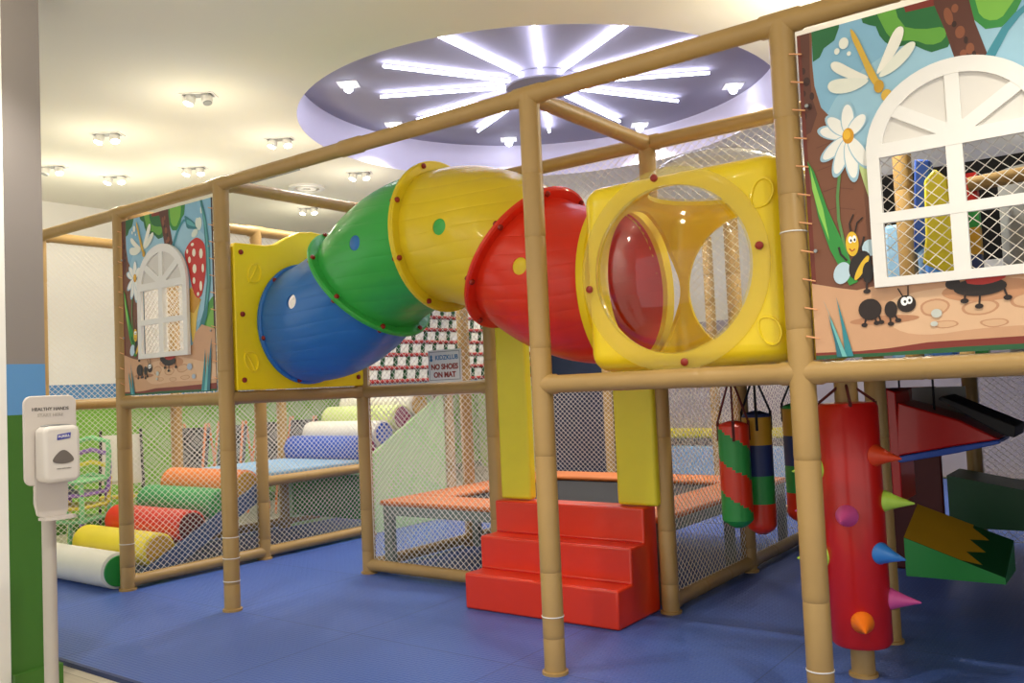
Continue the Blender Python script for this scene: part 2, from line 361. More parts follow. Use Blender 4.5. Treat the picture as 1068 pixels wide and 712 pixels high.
# ---------------------------------------------------------------- play frame: posts and rails in bamboo-look foam
fr = thing('play_structure', 'bamboo look tan pipe climbing frame of posts and rails on the blue mat', 'climbing frame', (0, 0, 0))
def post(x, y, z1=TOP, z0=0.0, r=.046):
    g = G(); pr = [(r * 1.22, 0), (r * 1.22, .012), (r, .014)] if z0 == 0 else [(r, 0)]
    z = .15; k = 0
    while z < z1 - z0 - .05:
        d = [.155, .37, .34, .36][k % 4]
        pr += [(r * 1.0, z - .004), (r * .965, z), (r * 1.0, z + .004), (r * 1.015, z + .02), (r, z + .05)]
        z += d + .12; k += 1
    pr.append((r, z1 - z0)); g.lathe((x, y, z0), (0, 0, 1), pr, 20)
    return g.build('post', bamboo, fr)
def rail(p0, p1, r=.038):
    p0, p1 = Vector(p0), Vector(p1); L = (p1 - p0).length
    pr = [(r * 1.13, 0), (r * 1.13, .07), (r, .08)]
    for q in (.36, .66):
        z = L * q; pr += [(r, z - .03), (r * 1.03, z - .01), (r * .95, z), (r * 1.03, z + .01), (r, z + .03)]
    pr += [(r, L - .08), (r * 1.13, L - .07), (r * 1.13, L)]
    return G().lathe(p0, p1 - p0, pr, 20).build('rail', bamboo, fr)
for i, js in {-2: (0, 1, 2, 3, 4), -1: (0, 1, 2, 3), 0: (0, 1, 2, 4), 1: (1, 4), 2: (0, 1, 2, 3), 3: (0, 1, 3), 4: (0, 1, 3)}.items():
    for j in js: post(i * A - (.035 if (i, j) == (3, 1) else 0), j * B, L1 if (i, j) in ((-2, 4), (-1, 3)) else TOP)
post(3.35, 1.8, TOP, 1.23)
post(3.34, .58, L1 - .03)
def xr(i0, i1, j, z):
    for i in range(i0, i1): rail((i * A, j * B, z), ((i + 1) * A, j * B, z))
def yr(i, j0, j1, z):
    for j in range(j0, j1): rail((i * A, j * B, z), (i * A, (j + 1) * B, z))
xr(-2, 4, 0, TOP); xr(-1, 0, 0, L1); xr(2, 4, 0, L1); xr(0, 1, 1, L1); xr(2, 4, 1, L1); xr(0, 4, 1, TOP)
yr(-2, 0, 4, TOP); yr(-1, 0, 2, TOP); yr(0, 0, 1, TOP); yr(2, 0, 1, TOP)
yr(-2, 0, 4, L1); yr(-1, 0, 3, L1); yr(0, 0, 1, L1); yr(2, 0, 3, L1); yr(3, 0, 3, L1); xr(0, 2, 4, L1)
yr(-2, 0, 4, .055); yr(-1, 0, 2, .055); xr(0, 1, 1, .055); yr(0, 1, 3, .055); yr(2, 1, 3, .055)
yr(-1, 1, 2, .575); yr(-2, 1, 2, .575); xr(-2, -1, 2, .575); xr(3, 4, 3, L1)
xr(0, 2, 4, .055); xr(2, 3, 2, L1)
rail((2.64, B, L1), (2.64, 2 * B, L1), .03)
# white cable ties on the front posts
for (x, zz) in ((0, (.17, .30, .42)), (2 * A, (.24,)), (-A, (.30,)), (3 * A, (.19, 1.72))):
    for z in zz: lab(G().ring((x, 0, z), (0, .03, 1), .045, .0485, .004, 24).build('cable_tie', white, fr), 'thin white cable tie')

# ---------------------------------------------------------------- nets
def net(org, u, v, W, H, label, dx=.046, dz=.041, r=.0017, skew=0):
    org, u, v = Vector(org), Vector(u).normalized(), Vector(v).normalized(); nn = u.cross(v); g = G()
    sl = dz / dx
    for fam in (1, -1):
        c = -H if fam == 1 else 0.0; cmax = W * sl if fam == 1 else W * sl + H
        # line: fam 1: b = sl*a - c ; fam -1: b = c - sl*a
        c0 = math.floor((-H if fam == 1 else 0) / dz) * dz
        end = (W * sl) if fam == 1 else (W * sl + H)
        c = c0
        while c <= end:
            pts = []
            for a in (0, W):
                b = sl * a - c if fam == 1 else c - sl * a
                if -1e-9 <= b <= H + 1e-9: pts.append((a, b))
            for b in (0, H):
                a = (b + c) / sl if fam == 1 else (c - b) / sl
                if -1e-9 <= a <= W + 1e-9: pts.append((a, b))
            if len(pts) >= 2:
                pts.sort(); p, q = pts[0], pts[-1]
                if abs(p[0] - q[0]) > .004:
                    P = org + u * p[0] + v * p[1] + nn * (r * fam); Q = org + u * q[0] + v * q[1] + nn * (r * fam)
                    g.tube(P, Q, r * random.uniform(.92, 1.08), 4)
            c += dz
    for (a0, b0, a1, b1) in ((0, 0, W, 0), (0, H, W, H), (0, 0, 0, H), (W, 0, W, H)):
        g.tube(org + u * a0 + v * b0, org + u * a1 + v * b1, r * 1.3, 5)
    return tag(g.build('safety_net', cord, loc=org, weld=False), label, 'net')
Xx, Yy, Zz = (1, 0, 0), (0, 1, 0), (0, 0, 1)
pr_ = .05
net((-2 * A, pr_, .09), Yy, Zz, 4 * B - .1, 1.09, 'white diamond net low on the far left side behind the roller ramp')
net((-2 * A, pr_, 1.26), Yy, Zz, 4 * B - .1, 1.18, 'white diamond net in the upper storey on the far left side, left of the mural')
net((-A, pr_, .09), Yy, Zz, 2 * B - .1, 1.09, 'white diamond net in front of the roller ramp between mural post and deck')
net((-A, pr_, 1.26), Yy, Zz, 2 * B - .1, 1.18, 'upper white diamond net seen between left mural and yellow tunnel panel')
net((.05, B, .09), Xx, Zz, A - .1, 1.09, 'white diamond net left of the red steps, in front of the orange trampoline pad')
net((.05, B, 1.26), Xx, Zz, A - .1, 1.18, 'white diamond net carrying the NO SHOES sign beneath the tunnel')
net((A + .05, B, 1.95), Xx, Zz, A - .1, .49, 'strip of white diamond net above the tunnel left of the yellow cube')
net((2 * A + .05, B, 1.26), Xx, Zz, A - .1, 1.18, 'white diamond net behind the yellow cube with clear dome')
net((0, B + .05, .09), Yy, Zz, 2 * B - .1, 1.09, 'white diamond net along the left edge of the trampoline')
net((2 * A, B + .05, .09), Yy, Zz, 2 * B - .1, 1.09, 'white diamond net along the right edge of the trampoline by the punch bags')
net((.02, 3 * B, .09), Xx, Zz, 2 * A - .06, 1.09, 'white diamond net at the far end behind the trampoline')
net((3 * A + .05, 3 * B, .09), Xx, Zz, 2 * A, 1.09, 'white diamond net at the dark right end behind the wedges')
net((-A + .06, .03, 1.28), Xx, Zz, A - .12, 1.12, 'white diamond net showing through the left mural window')
net((3 * A + .06, .03, 1.28), Xx, Zz, A - .12, 1.12, 'white diamond net showing through the right mural window')

# ---------------------------------------------------------------- murals
MC = {}
def mc(h):
    if h not in MC: MC[h] = mat('print_' + h.strip('#'), h, .45, var=.03, scale=12)
    return MC[h]
def ell(cx, cy, rx, ry, rot=0, n=22):
    r = math.radians(rot)
    return [(cx + rx * math.cos(t) * math.cos(r) - ry * math.sin(t) * math.sin(r), cy + rx * math.cos(t) * math.sin(r) + ry * math.sin(t) * math.cos(r)) for t in [2 * PI * k / n for k in range(n)]]
def line(pts, w0, w1=None):
    w1 = w0 if w1 is None else w1; L_ = []; R_ = []; n = len(pts)
    for i, (x, y) in enumerate(pts):
        a = pts[max(i - 1, 0)]; b = pts[min(i + 1, n - 1)]; dx, dy = b[0] - a[0], b[1] - a[1]; l = math.hypot(dx, dy) or 1
        wv = (w0 + (w1 - w0) * i / (n - 1)) / 2; L_.append((x - dy / l * wv, y + dx / l * wv)); R_.append((x + dy / l * wv, y - dx / l * wv))
    return L_ + R_[::-1]
def smooth(pts, it=2, closed=True):
    for _ in range(it):
        o = []; n = len(pts)
        for i in range(n):
            a, b = pts[i], pts[(i + 1) % n]
            o += [(a[0] * .75 + b[0] * .25, a[1] * .75 + b[1] * .25), (a[0] * .25 + b[0] * .75, a[1] * .25 + b[1] * .75)]
        pts = o
    return pts
SH = []
def S(pts, col, sm=0): SH.append((smooth(pts, sm) if sm else pts, col))
X0, X1, Z0, Z1 = .06, 1.06, .045, 1.19
S([(X0, Z0), (X1, Z0), (X1, Z1), (X0, Z1)], '#86b9d6')
S(ell(.6, .75, .5, .35), '#9cc8de')
# green bush and hill at right
S([(1.1, .62), (1.03, .6), (.98, .55), (.94, .47), (.93, .38), (1.1, .36)], '#4f9a3c', 2)
S([(1.1, .56), (1.04, .55), (1.0, .5), (.97, .44), (.97, .38), (1.1, .36)], '#7cb84a', 2)
# brown mound and trunk at left
S([(.0, 1.25), (.11, 1.25), (.112, 1.17), (.108, 1.08), (.111, .998), (.129, .918), (.188, .838), (.227, .746), (.264, .66), (.30, .58), (.30, .2), (.0, .2)], '#7b4b33')
S([(.0, 1.25), (.10, 1.25), (.104, 1.17), (.098, 1.05), (.10, .96), (.115, .9), (.09, .84), (.0, .8)], '#5e3326')
for q in [(.085, 1.02, .012, .016), (.07, .98, .01, .012), (.1, .965, .008, .014), (.075, 1.06, .008, .012), (.09, .93, .009, .012), (.07, .9, .008, .014)]: S(ell(*q), '#3d1f19')
for z in (.78, .70, .62, .55): S(line([(.09 + .05 * (z - .5), z), (.16, z + .012), (.22, z - .004)], .003), '#6a3d2b')
# canopy
S([(.05, 0), (.076, 0), (.072, 1.22), (.05, 1.22)], '#6e2a1c')
S([(1.045, 0), (1.07, 0), (1.07, 1.22), (1.05, 1.22)], '#3b1a16')
S([(.112, 1.22), (.112, 1.171), (.111, 1.084), (.135, 1.094), (.151, 1.122), (.188, 1.14), (.206, 1.18), (.21, 1.22)], '#1f6a3a')
S([(.27, 1.25), (.284, 1.174), (.305, 1.16), (.325, 1.15), (.335, 1.115), (.35, 1.09), (.377, 1.062), (.415, 1.062), (.442, 1.052), (.47, 1.03), (.489, 1.018), (.537, 1.022), (.56, 1.06), (.56, 1.25)], '#1d6b35')
S([(.31, 1.25), (.345, 1.15), (.36, 1.11), (.385, 1.082), (.44, 1.072), (.485, 1.04), (.53, 1.045), (.54, 1.09), (.46, 1.10), (.40, 1.13), (.38, 1.25)], '#62a53b', 1)
S([(.60, 1.25), (.607, 1.10), (.619, 1.085), (.646, 1.050), (.691, 1.044), (.729, 1.074), (.75, 1.113), (.775, 1.13), (.80, 1.25)], '#2d8a3c')
S([(.62, 1.25), (.625, 1.115), (.65, 1.075), (.69, 1.068), (.715, 1.10), (.74, 1.13), (.75, 1.25)], '#7bbb44', 1)
S([(.4, 1.25), (.42, 1.17), (.53, 1.165), (.54, 1.25)], '#7d2b1e')
# centre trunk
S([(.505, 1.25), (.506, 1.168), (.532, 1.08), (.557, .968), (.56, .9), (.66, .9), (.654, .943), (.618, 1.082), (.607, 1.155), (.607, 1.25)], '#5b3023')
for q in [(.545, 1.12, .012, .03, 10), (.575, 1.06, .014, .02, 0), (.60, 1.0, .012, .018, 0), (.58, .99, .01, .012, 0), (.565, 1.14, .01, .014, 0), (.62, .96, .012, .02, 20)]: S(ell(*q), '#8a4f33')
for q in [(.56, 1.09, .007, .01), (.59, 1.03, .006, .012), (.61, .98, .006, .01)]: S(ell(*q), '#33180f')
# teal drooping flower
S(line([(.636, .93), (.665, .98), (.70, 1.035), (.735, 1.07), (.77, 1.095), (.80, 1.09)], .03, .012), '#3a8da0')
S([(.775, 1.125), (.80, 1.115), (.87, 1.075), (.94, 1.02), (.90, 1.022), (.85, 1.03), (.80, 1.04), (.79, 1.08)], '#2d7b86', 1)
S([(.80, 1.10), (.86, 1.07), (.90, 1.035), (.84, 1.05), (.80, 1.07)], '#5fb0b4', 1)
for q in [(.88, 1.0, .035, .022, 20), (.93, 1.05, .025, .04, -10), (.955, 1.13, .012, .022, 0), (.91, 1.06, .02, .03, 0)]: S(ell(*q), '#dbe6da')
# mushroom
S([(.81, .70), (.87, .64), (.93, .60), (.88, .50), (.86, .36), (.815, .34)], '#e0bd55', 1)
S([(.812, .675), (.93, .592), (.851, .52), (.812, .53)], '#c9922f')
S([(.765, .88), (.79, .925), (.83, .953), (.87, .968), (.905, .972), (.95, .95), (.98, .92), (.995, .85), (.985, .76), (.965, .69), (.94, .62), (.90, .60), (.86, .63), (.83, .70), (.81, .80)], '#c5281c', 2)
for q in [(.868, .884, .018, .024), (.82, .846, .014, .02), (.87, .786, .02, .028), (.94, .87, .018, .03), (.861, .715, .014, .02), (.93, .676, .014, .03), (.855, .935, .016, .01), (.955, .78, .012, .026), (.80, .90, .01, .014), (.90, .63, .012, .012)]: S(ell(*q), '#f0ead6')
# tall teal blade at right
S([(.945, 1.19), (.975, 1.05), (.988, .878), (.992, .70), (.955, .53), (.83, .306), (.872, .303), (.985, .49), (1.03, .697), (1.028, .9), (1.0, 1.08), (.965, 1.19)], '#2f7d83')
S([(.96, 1.15), (.99, 1.0), (1.002, .86), (1.005, .7), (.97, .53), (1.0, .6), (1.02, .7), (1.018, .88), (.995, 1.06)], '#5aa7a8')
# ground
S([(X0, .31), (.152, .285), (.21, .272), (.282, .282), (.5, .31), (.70, .30), (.83, .33), (.86, .40), (.93, .445), (1.10, .40), (1.1, .0), (X0, .0)], '#cfa07b')
S([(.30, .23), (.40, .25), (.52, .255), (.66, .27), (.80, .25), (.95, .22), (1.1, .2), (1.1, .12), (.9, .11), (.6, .12), (.40, .10), (.30, .14)], '#dfb792', 2)
for pts in ([(.40, .21), (.46, .225), (.50, .20), (.47, .165), (.41, .165)], [(.52, .195), (.60, .21), (.64, .185), (.60, .155), (.53, .16)], [(.66, .21), (.76, .225), (.79, .19), (.72, .165), (.66, .175)], [(.56, .14), (.64, .145), (.66, .125), (.60, .112)], [(.42, .145), (.50, .15), (.52, .13), (.46, .12)], [(.68, .145), (.78, .155), (.80, .13), (.72, .12)]):
    S(pts, '#c38f6b', 2); mx_, my_ = sum(q[0] for q in pts) / len(pts), sum(q[1] for q in pts) / len(pts)
    S([(mx_ + (a - mx_) * .84, my_ + (b - my_) * .78) for a, b in pts], '#d9b08a', 2)
S(ell(.60, .235, .13, .035), '#c79069')
S(ell(.29, .165, .11, .014), '#b9835f')
S([(X0, .04), (X0, .068), (.207, .066), (.302, .070), (.42, .082), (.689, .084), (1.1, .095), (1.1, .0), (X0, .0)], '#7e2c1e')
S([(X0, .0), (X0, .058), (.3, .056), (.5, .062), (1.1, .058), (1.1, .0)], '#1f5a33')
# stem, leaf, daisy
S(line([(.20, .75), (.178, .68), (.166, .60), (.165, .52), (.18, .42), (.205, .31)], .010), '#5a8a4c')
S([(.071, .74), (.092, .70), (.129, .565), (.172, .446), (.215, .30), (.187, .29), (.13, .42), (.097, .539)], '#2f8f3a')
S([(.080, .72), (.088, .68), (.115, .565), (.13, .45), (.10, .55), (.082, .64)], '#8fcf5a')
S([(.24, .70), (.285, .68), (.30, .60), (.30, .53), (.275, .55), (.255, .63)], '#c7d88f')
for k, (dx, dy) in enumerate([(.120 - .214, .838 - .8), (.150 - .214, .876 - .8), (.217 - .214, .91 - .8), (.272 - .214, .862 - .8), (.125 - .214, .735 - .8), (.165 - .214, .675 - .8), (.225 - .214, .650 - .8), (.272 - .214, .685 - .8)]):
    ang = math.degrees(math.atan2(dy, dx)); l = math.hypot(dx, dy)
    S(ell(.214 + dx * .56, .8 + dy * .56, l * .52, .024, ang), '#9fc4d8'); S(ell(.214 + dx * .52, .8 + dy * .52, l * .46, .020, ang), '#f3f3ee')
S(ell(.214, .80, .019, .027), '#d99a1c')
S(ell(.210, .805, .012, .017), '#f0bd33')
# dragonfly
S([(.307, .976), (.244, 1.022), (.193, 1.067), (.168, 1.062), (.178, 1.03), (.242, .985)], '#f0efe2', 2)
S([(.307, .974), (.242, .995), (.171, 1.006), (.152, .983), (.174, .953), (.24, .945)], '#e9ecdf', 2)
S([(.308, .974), (.345, 1.05), (.384, 1.128), (.414, 1.126), (.406, 1.08), (.366, 1.02)], '#f4f2e6', 2)
S([(.312, .972), (.375, 1.036), (.427, 1.072), (.45, 1.058), (.415, 1.010), (.363, .978)], '#e9ecdf', 2)
S([(.242, 1.167), (.256, 1.150), (.272, 1.11), (.29, 1.056), (.312, 1.00), (.322, .97), (.335, .95), (.322, .93), (.306, .955), (.29, .99), (.276, 1.04), (.259, 1.092), (.246, 1.13)], '#d9b040', 1)
S(ell(.323, .945, .016, .022), '#c99a2c'); S(ell(.345, .91, .017, .02), '#d9b040')
for q in [(.219, 1.12, .016, .020), (.195, 1.098, .009, .011), (.234, 1.080, .007, .008)]: S(ell(*q), '#eef0e4')
# bee
S(line([(.205, .46), (.20, .50), (.215, .53)], .005), '#2a1c18'); S(line([(.215, .46), (.225, .50), (.245, .515)], .005), '#2a1c18')
S(ell(.166, .335, .028, .038, -20), '#bcd6e4'); S(ell(.262, .41, .026, .028, 10), '#bcd6e4')
S(ell(.226, .355, .034, .05, -25), '#241a17'); S(ell(.231, .345, .011, .046, -32), '#e5bb2c'); S(ell(.25, .328, .018, .036, -5), '#1e1614')
S(ell(.205, .43, .021, .042), '#e6bb2b'); S(ell(.20, .445, .007, .012), '#ffffff'); S(ell(.213, .446, .007, .012), '#ffffff'); S(ell(.202, .442, .003, .005), '#111111'); S(ell(.214, .443, .003, .005), '#111111')
S(line([(.195, .415), (.203, .405), (.213, .412)], .004), '#a8231a')
S(line([(.185, .375), (.165, .40), (.16, .425)], .007), '#2a1c18'); S(line([(.225, .40), (.24, .43), (.245, .45)], .007), '#2a1c18')
S(line([(.245, .30), (.243, .27)], .007), '#2a1c18'); S(ell(.243, .265, .012, .008), '#2a1c18')
# ant
for a_ in ((.235, .175, .228, .152), (.262, .175, .268, .156), (.276, .18, .282, .158), (.31, .18, .312, .150), (.325, .18, .335, .160)):
    S(line([a_[:2], a_[2:]], .006), '#241510'); S(ell(a_[2], a_[3], .010, .007), '#241510')
S(line([(.355, .235), (.34, .265)], .004), '#241510'); S(line([(.37, .235), (.372, .27)], .004), '#241510')
S(ell(.249, .203, .037, .036), '#241510'); S(ell(.315, .197, .020, .028), '#241510'); S(ell(.364, .212, .029, .028), '#241510')
S(ell(.358, .22, .011, .014), '#ffffff'); S(ell(.373, .223, .010, .013), '#ffffff'); S(ell(.360, .219, .004, .005), '#111111'); S(ell(.374, .222, .004, .005), '#111111')
# ladybug
S(ell(.58, .245, .075, .028), '#201512'); S(ell(.505, .262, .022, .018), '#201512')
S([(.535, .262), (.56, .30), (.61, .315), (.65, .305), (.66, .27), (.625, .255), (.58, .25)], '#b8281e', 1)
for a_ in ((.54, .235, .535, .205), (.58, .225, .575, .185), (.645, .24, .655, .205)):
    S(line([a_[:2], a_[2:]], .006), '#241510'); S(ell(a_[2], a_[3], .012, .008), '#241510')
S(ell(.452, .173, .016, .014), '#c8cdc6'); S(ell(.443, .140, .011, .008), '#c8cdc6'); S(ell(.80, .20, .028, .02), '#a8b6c8'); S(ell(.84, .14, .02, .014), '#a8b6c8')
# grass blades
S([(.187, .050), (.142, .255), (.154, .152), (.160, .05)], '#2f8893'); S([(.165, .05), (.095, .255), (.115, .20), (.135, .05)], '#6fb9b8'); S([(.15, .05), (.11, .20), (.128, .10), (.132, .05)], '#256f7e')
S([(.915, .05), (.965, .30), (.96, .18), (.95, .05)], '#2f8893'); S([(.955, .05), (1.03, .36), (1.02, .2), (1.0, .05)], '#2a6f80'); S([(.945, .05), (.99, .28), (.985, .16), (.97, .05)], '#6fb9b8')
WIN = (.305, .785, .285, .705)   # opening cut for the window panes
def make_mural_mesh():
    cols = sorted({c for _, c in SH}); idx = {c: i for i, c in enumerate(cols)}
    me = bpy.data.meshes.new('mural_panel')
    for c in cols: me.materials.append(mc(c))
    bm = bmesh.new()
    for k, (pts, c) in enumerate(SH):
        y = -.0007 - .00005 * k
        f = None
        # drop repeats
        q = [pts[0]] + [b for a, b in zip(pts, pts[1:]) if math.hypot(a[0] - b[0], a[1] - b[1]) > 1e-5]
        vv = [bm.verts.new((a, y, b)) for a, b in q]
        for tri in tessellate_polygon([[Vector((a, b, 0)) for a, b in q]]):
            p0, p1, p2 = (q[i] for i in tri)
            if abs((p1[0] - p0[0]) * (p2[1] - p0[1]) - (p2[0] - p0[0]) * (p1[1] - p0[1])) < 1e-9: continue
            bm.faces.new([vv[i] for i in tri]).material_index = idx[c]
    # backing sheet
    bk = [bm.verts.new(q) for q in ((X0, 0.002, Z0), (X1, .002, Z0), (X1, .002, Z1), (X0, .002, Z1))]; f = bm.faces.new(bk); f.material_index = idx['#5e3326']
    for co, no in (((X0, 0, 0), (-1, 0, 0)), ((X1, 0, 0), (1, 0, 0)), ((0, 0, Z0), (0, 0, -1)), ((0, 0, Z1), (0, 0, 1))):
        bmesh.ops.bisect_plane(bm, geom=bm.verts[:] + bm.edges[:] + bm.faces[:], plane_co=co, plane_no=no, clear_outer=True)
    for co, no in (((WIN[0], 0, 0), (1, 0, 0)), ((WIN[1], 0, 0), (1, 0, 0)), ((0, 0, WIN[2]), (0, 0, 1)), ((0, 0, WIN[3]), (0, 0, 1))):
        bmesh.ops.bisect_plane(bm, geom=bm.verts[:] + bm.edges[:] + bm.faces[:], plane_co=co, plane_no=no)
    kill = [f for f in bm.faces if WIN[0] < f.calc_center_median().x < WIN[1] and WIN[2] < f.calc_center_median().z < WIN[3]]
    bmesh.ops.delete(bm, geom=kill, context='FACES')
    # faces must look towards -Y
    for f in bm.faces:
        f.normal_update()
        if f.normal.y > 0: f.normal_flip()
    bm.to_mesh(me); bm.free(); return me
mural_me = make_mural_mesh()
frame_mats = [white]
def window_frame(parent):
    fn = lambda a, b, d: (a, d, b)
    g = G(); cx, cz, R = .545, .715, .262; x0, x1 = .274, .820; zb = .272
    y0, y1 = -.030, -.010
    g.box(x0, x0 + .04, y0, y1, zb, cz + .0); g.box(x1 - .042, x1, y0, y1, zb, cz)
    g.box(.515, .563, y0 + .0006, y1, zb + .001, cz + .01); g.box(x0 + .0005, x1 - .0005, y0 - .0006, y1 - .0004, zb, zb + .03); g.box(x0 + .0005, x1 - .0005, y0 - .0006, y1 - .0004, .482, .516); g.box(x0 + .0005, x1 - .0005, y0 - .0006, y1 - .0004, .70, .745)
    # arch: outer rim
    n = 28; rx = (x1 - x0) / 2; out = [(cx + .002 + rx * math.cos(PI * k / n), cz + R * math.sin(PI * k / n)) for k in range(n + 1)]
    inn = [(cx + .002 + (rx - .05) * math.cos(PI * k / n), cz + (R - .05) * math.sin(PI * k / n)) for k in range(n + 1)]
    g.prism(out + inn[::-1], fn, y0 + .0003, y1) if False else [g.prism([out[k], out[k + 1], inn[k + 1], inn[k]], fn, y0 + .0003, y1) for k in range(n)]
    f1 = g.build('window_frame', white, parent, weld=False)
    g = G()
    for ang in (38, 90, 142):
        t = math.radians(ang); p0 = (cx + .02 * math.cos(t), cz + .03); p1 = (cx + (rx - .03) * math.cos(t), cz + (R - .03) * math.sin(t))
        g.prism(line([p0, p1], .042), fn, y0 + .0012 + ang * 4e-6, y1)
    g.prism(ell(cx, cz + .035, .05, .03), fn, y0 + .0009, y1)
    g.build('arch_spoke', white, f1, weld=False)
    g = G(); g.prism([(cx + rx * .97 * math.cos(PI * k / n), cz + R * .97 * math.sin(PI * k / n)) for k in range(n + 1)], fn, -.018, -.0095)
    lab(g.build('arch_panel', mat('arch_inset_plastic', '#dedad4', .5, var=.02), f1), 'slightly greyer sunken fan panel')
    return f1
lace = mat('lacing_cord', '#e8a878', .7, var=0)
def mural(x, label, cn):
    t = thing('mural_panel', label, 'mural', (x, -.02, L1))
    m = bpy.data.objects.new('printed_sheet', mural_me); COL.objects.link(m); m.parent = t
    window_frame(t)
    g = G()
    for k in range(11):
        z = .12 + k * .1
        G().tube((.035, -.017, z + .008), (.078, -.017, z - .004), .0028, 6).build('lacing', lace, t); G().tube((X1 - .015, -.017, z + .008), (X1 + .03, -.017, z - .004), .0028, 6).build('lacing', lace, t)
    for (a, b) in ((.085, .93), (X1 - .02, .9), (.085, .42), (X1 - .02, .4)): G().lathe((a, -.016, b), (0, -1, 0), [(.007, 0), (.006, .006)], 12).build('eyelet', steel, t)
mural(-A, 'left cartoon garden mural with white arched window, red mushroom in view', 0)
mural(3 * A, 'large cartoon garden mural with white arched window at the right edge', 1)

# ---------------------------------------------------------------- tunnel
TY, TZ, TR = .57, 1.665, .365
ANG = math.radians(38); X_S, X_E = .06, 2.37; RC = (X_E - X_S) / 4 / math.sin(ANG)
tun = thing('crawl_tunnel', 'arched crawl tunnel of blue, green, yellow and red plastic pieces', 'tunnel', (X_S, TY, TZ))
def axis_pt(q):   # q in 0..4 along the four elbows
    i = min(int(q), 3); f = q - i
    th = {0: f * ANG, 1: ANG * (1 - f), 2: -f * ANG, 3: -ANG * (1 - f)}[i]
    s, rise = math.sin(ANG), RC * (1 - math.cos(ANG))
    if i == 0: x, z = RC * math.sin(th), RC * (1 - math.cos(th))
    elif i == 1: x, z = 2 * RC * s - RC * math.sin(th), 2 * rise - RC * (1 - math.cos(th))
    elif i == 2: x, z = 2 * RC * s + RC * math.sin(-th), 2 * rise - RC * (1 - math.cos(th))
    else: x, z = 4 * RC * s - RC * math.sin(-th), RC * (1 - math.cos(th))
    return Vector((x, 0, z)), th
segm = [seg_blue, seg_green, seg_yellow, seg_red]; seg_n = ['blue', 'green', 'yellow', 'red']
nA = 48
for i in range(4):
    vs = []; fs = []; nS = 14
    for shell, rr in ((0, TR), (1, TR - .012)):
        for j in range(nS + 1):
            f = j / nS; c, th = axis_pt(min(i + f * .9999, 3.9999)); T = Vector((math.cos(th), 0, math.sin(th))); U = Vector((-math.sin(th), 0, math.cos(th))); V = Vector((0, 1, 0))
            bul = 1 + .035 * math.sin(PI * f) if shell == 0 else 1 + .035 * math.sin(PI * f)
            for k in range(nA):
                a = 2 * PI * k / nA; vs.append(c + (U * math.cos(a) + V * math.sin(a)) * rr * bul)
    off = (nS + 1) * nA
    for j in range(nS):
        for k in range(nA):
            a = j * nA + k; b = j * nA + (k + 1) % nA; fs.append((a, b, b + nA, a + nA)); fs.append((a + off, a + off + nA, b + off + nA, b + off))
    for j in (0, nS):
        for k in range(nA):
            a = j * nA + k; b = j * nA + (k + 1) % nA; fs.append((a, b, b + off, a + off))
    sg = G().add(vs, fs).build('tunnel_piece', segm[i], tun); lab(sg, seg_n[i] + ' tunnel piece')
    c, th = axis_pt(i + (.5, .5, .5, .40)[i]); d = Vector((math.cos(th), 0, math.sin(th)))
    for sgn in (-1, 1):
        dirv = Vector((0, sgn, (.12, .05, .05, .10)[i] * (1 if sgn < 0 else 1))).normalized()
        if i and sgn < 0: lab(G().lathe(c + dirv * (TR * 1.035 - .012), dirv, [(.0415, 0), (.0415, .008), (.036, .012)], 28).build('plug', (None, seg_blue, seg_green, seg_yellow)[i], sg), (None, 'blue', 'green', 'yellow')[i] + ' round plug')
        cut = G().tube(c + dirv * (TR * .5), c + dirv * (TR * 1.5), .042, 28).build('cut', white); cut.location = tun.location
        boolean(sg, cut)
    # flange pair where this piece starts (i) and, for the last, ends
for i, (q, m, cn) in enumerate([(0, seg_blue, 'blue'), (1, seg_green, 'green'), (2, seg_yellow, 'yellow'), (3, seg_red, 'red'), (4, yellow_s, 'yellow')]):
    c, th = axis_pt(min(q, 3.99999)); T = Vector((math.cos(th), 0, math.sin(th)))
    r1 = TR + .055 if 0 < q < 4 else (TR + .015 if q == 0 else TR + .075)
    t_ = .03 if q < 4 else .05
    g = G(); g.lathe_ring(c, T, [(TR - .01, -t_ / 2), (r1 - .01, -t_ / 2), (r1, -t_ / 2 + .008), (r1, t_ / 2 - .008), (r1 - .01, t_ / 2), (TR - .01, t_ / 2)], 64)
    fl = lab(g.build('flange', m, tun), cn + ' joining ring')
    U = Vector((-math.sin(th), 0, math.cos(th)))
    for k in range(8):
        a = 2 * PI * (k + .5) / 8; dv = U * math.cos(a) + Vector((0, 1, 0)) * math.sin(a)
        if q in (0, 4): continue
        P = c + dv * (TR + .034)
        G().lathe(P - T * (t_ / 2 + .012), T, [(.008, 0), (.014, .004), (.015, .012), (.015, t_ + .012), (.014, t_ + .022), (.006, t_ + .028)], 12).build('bolt', bolt_m, fl)

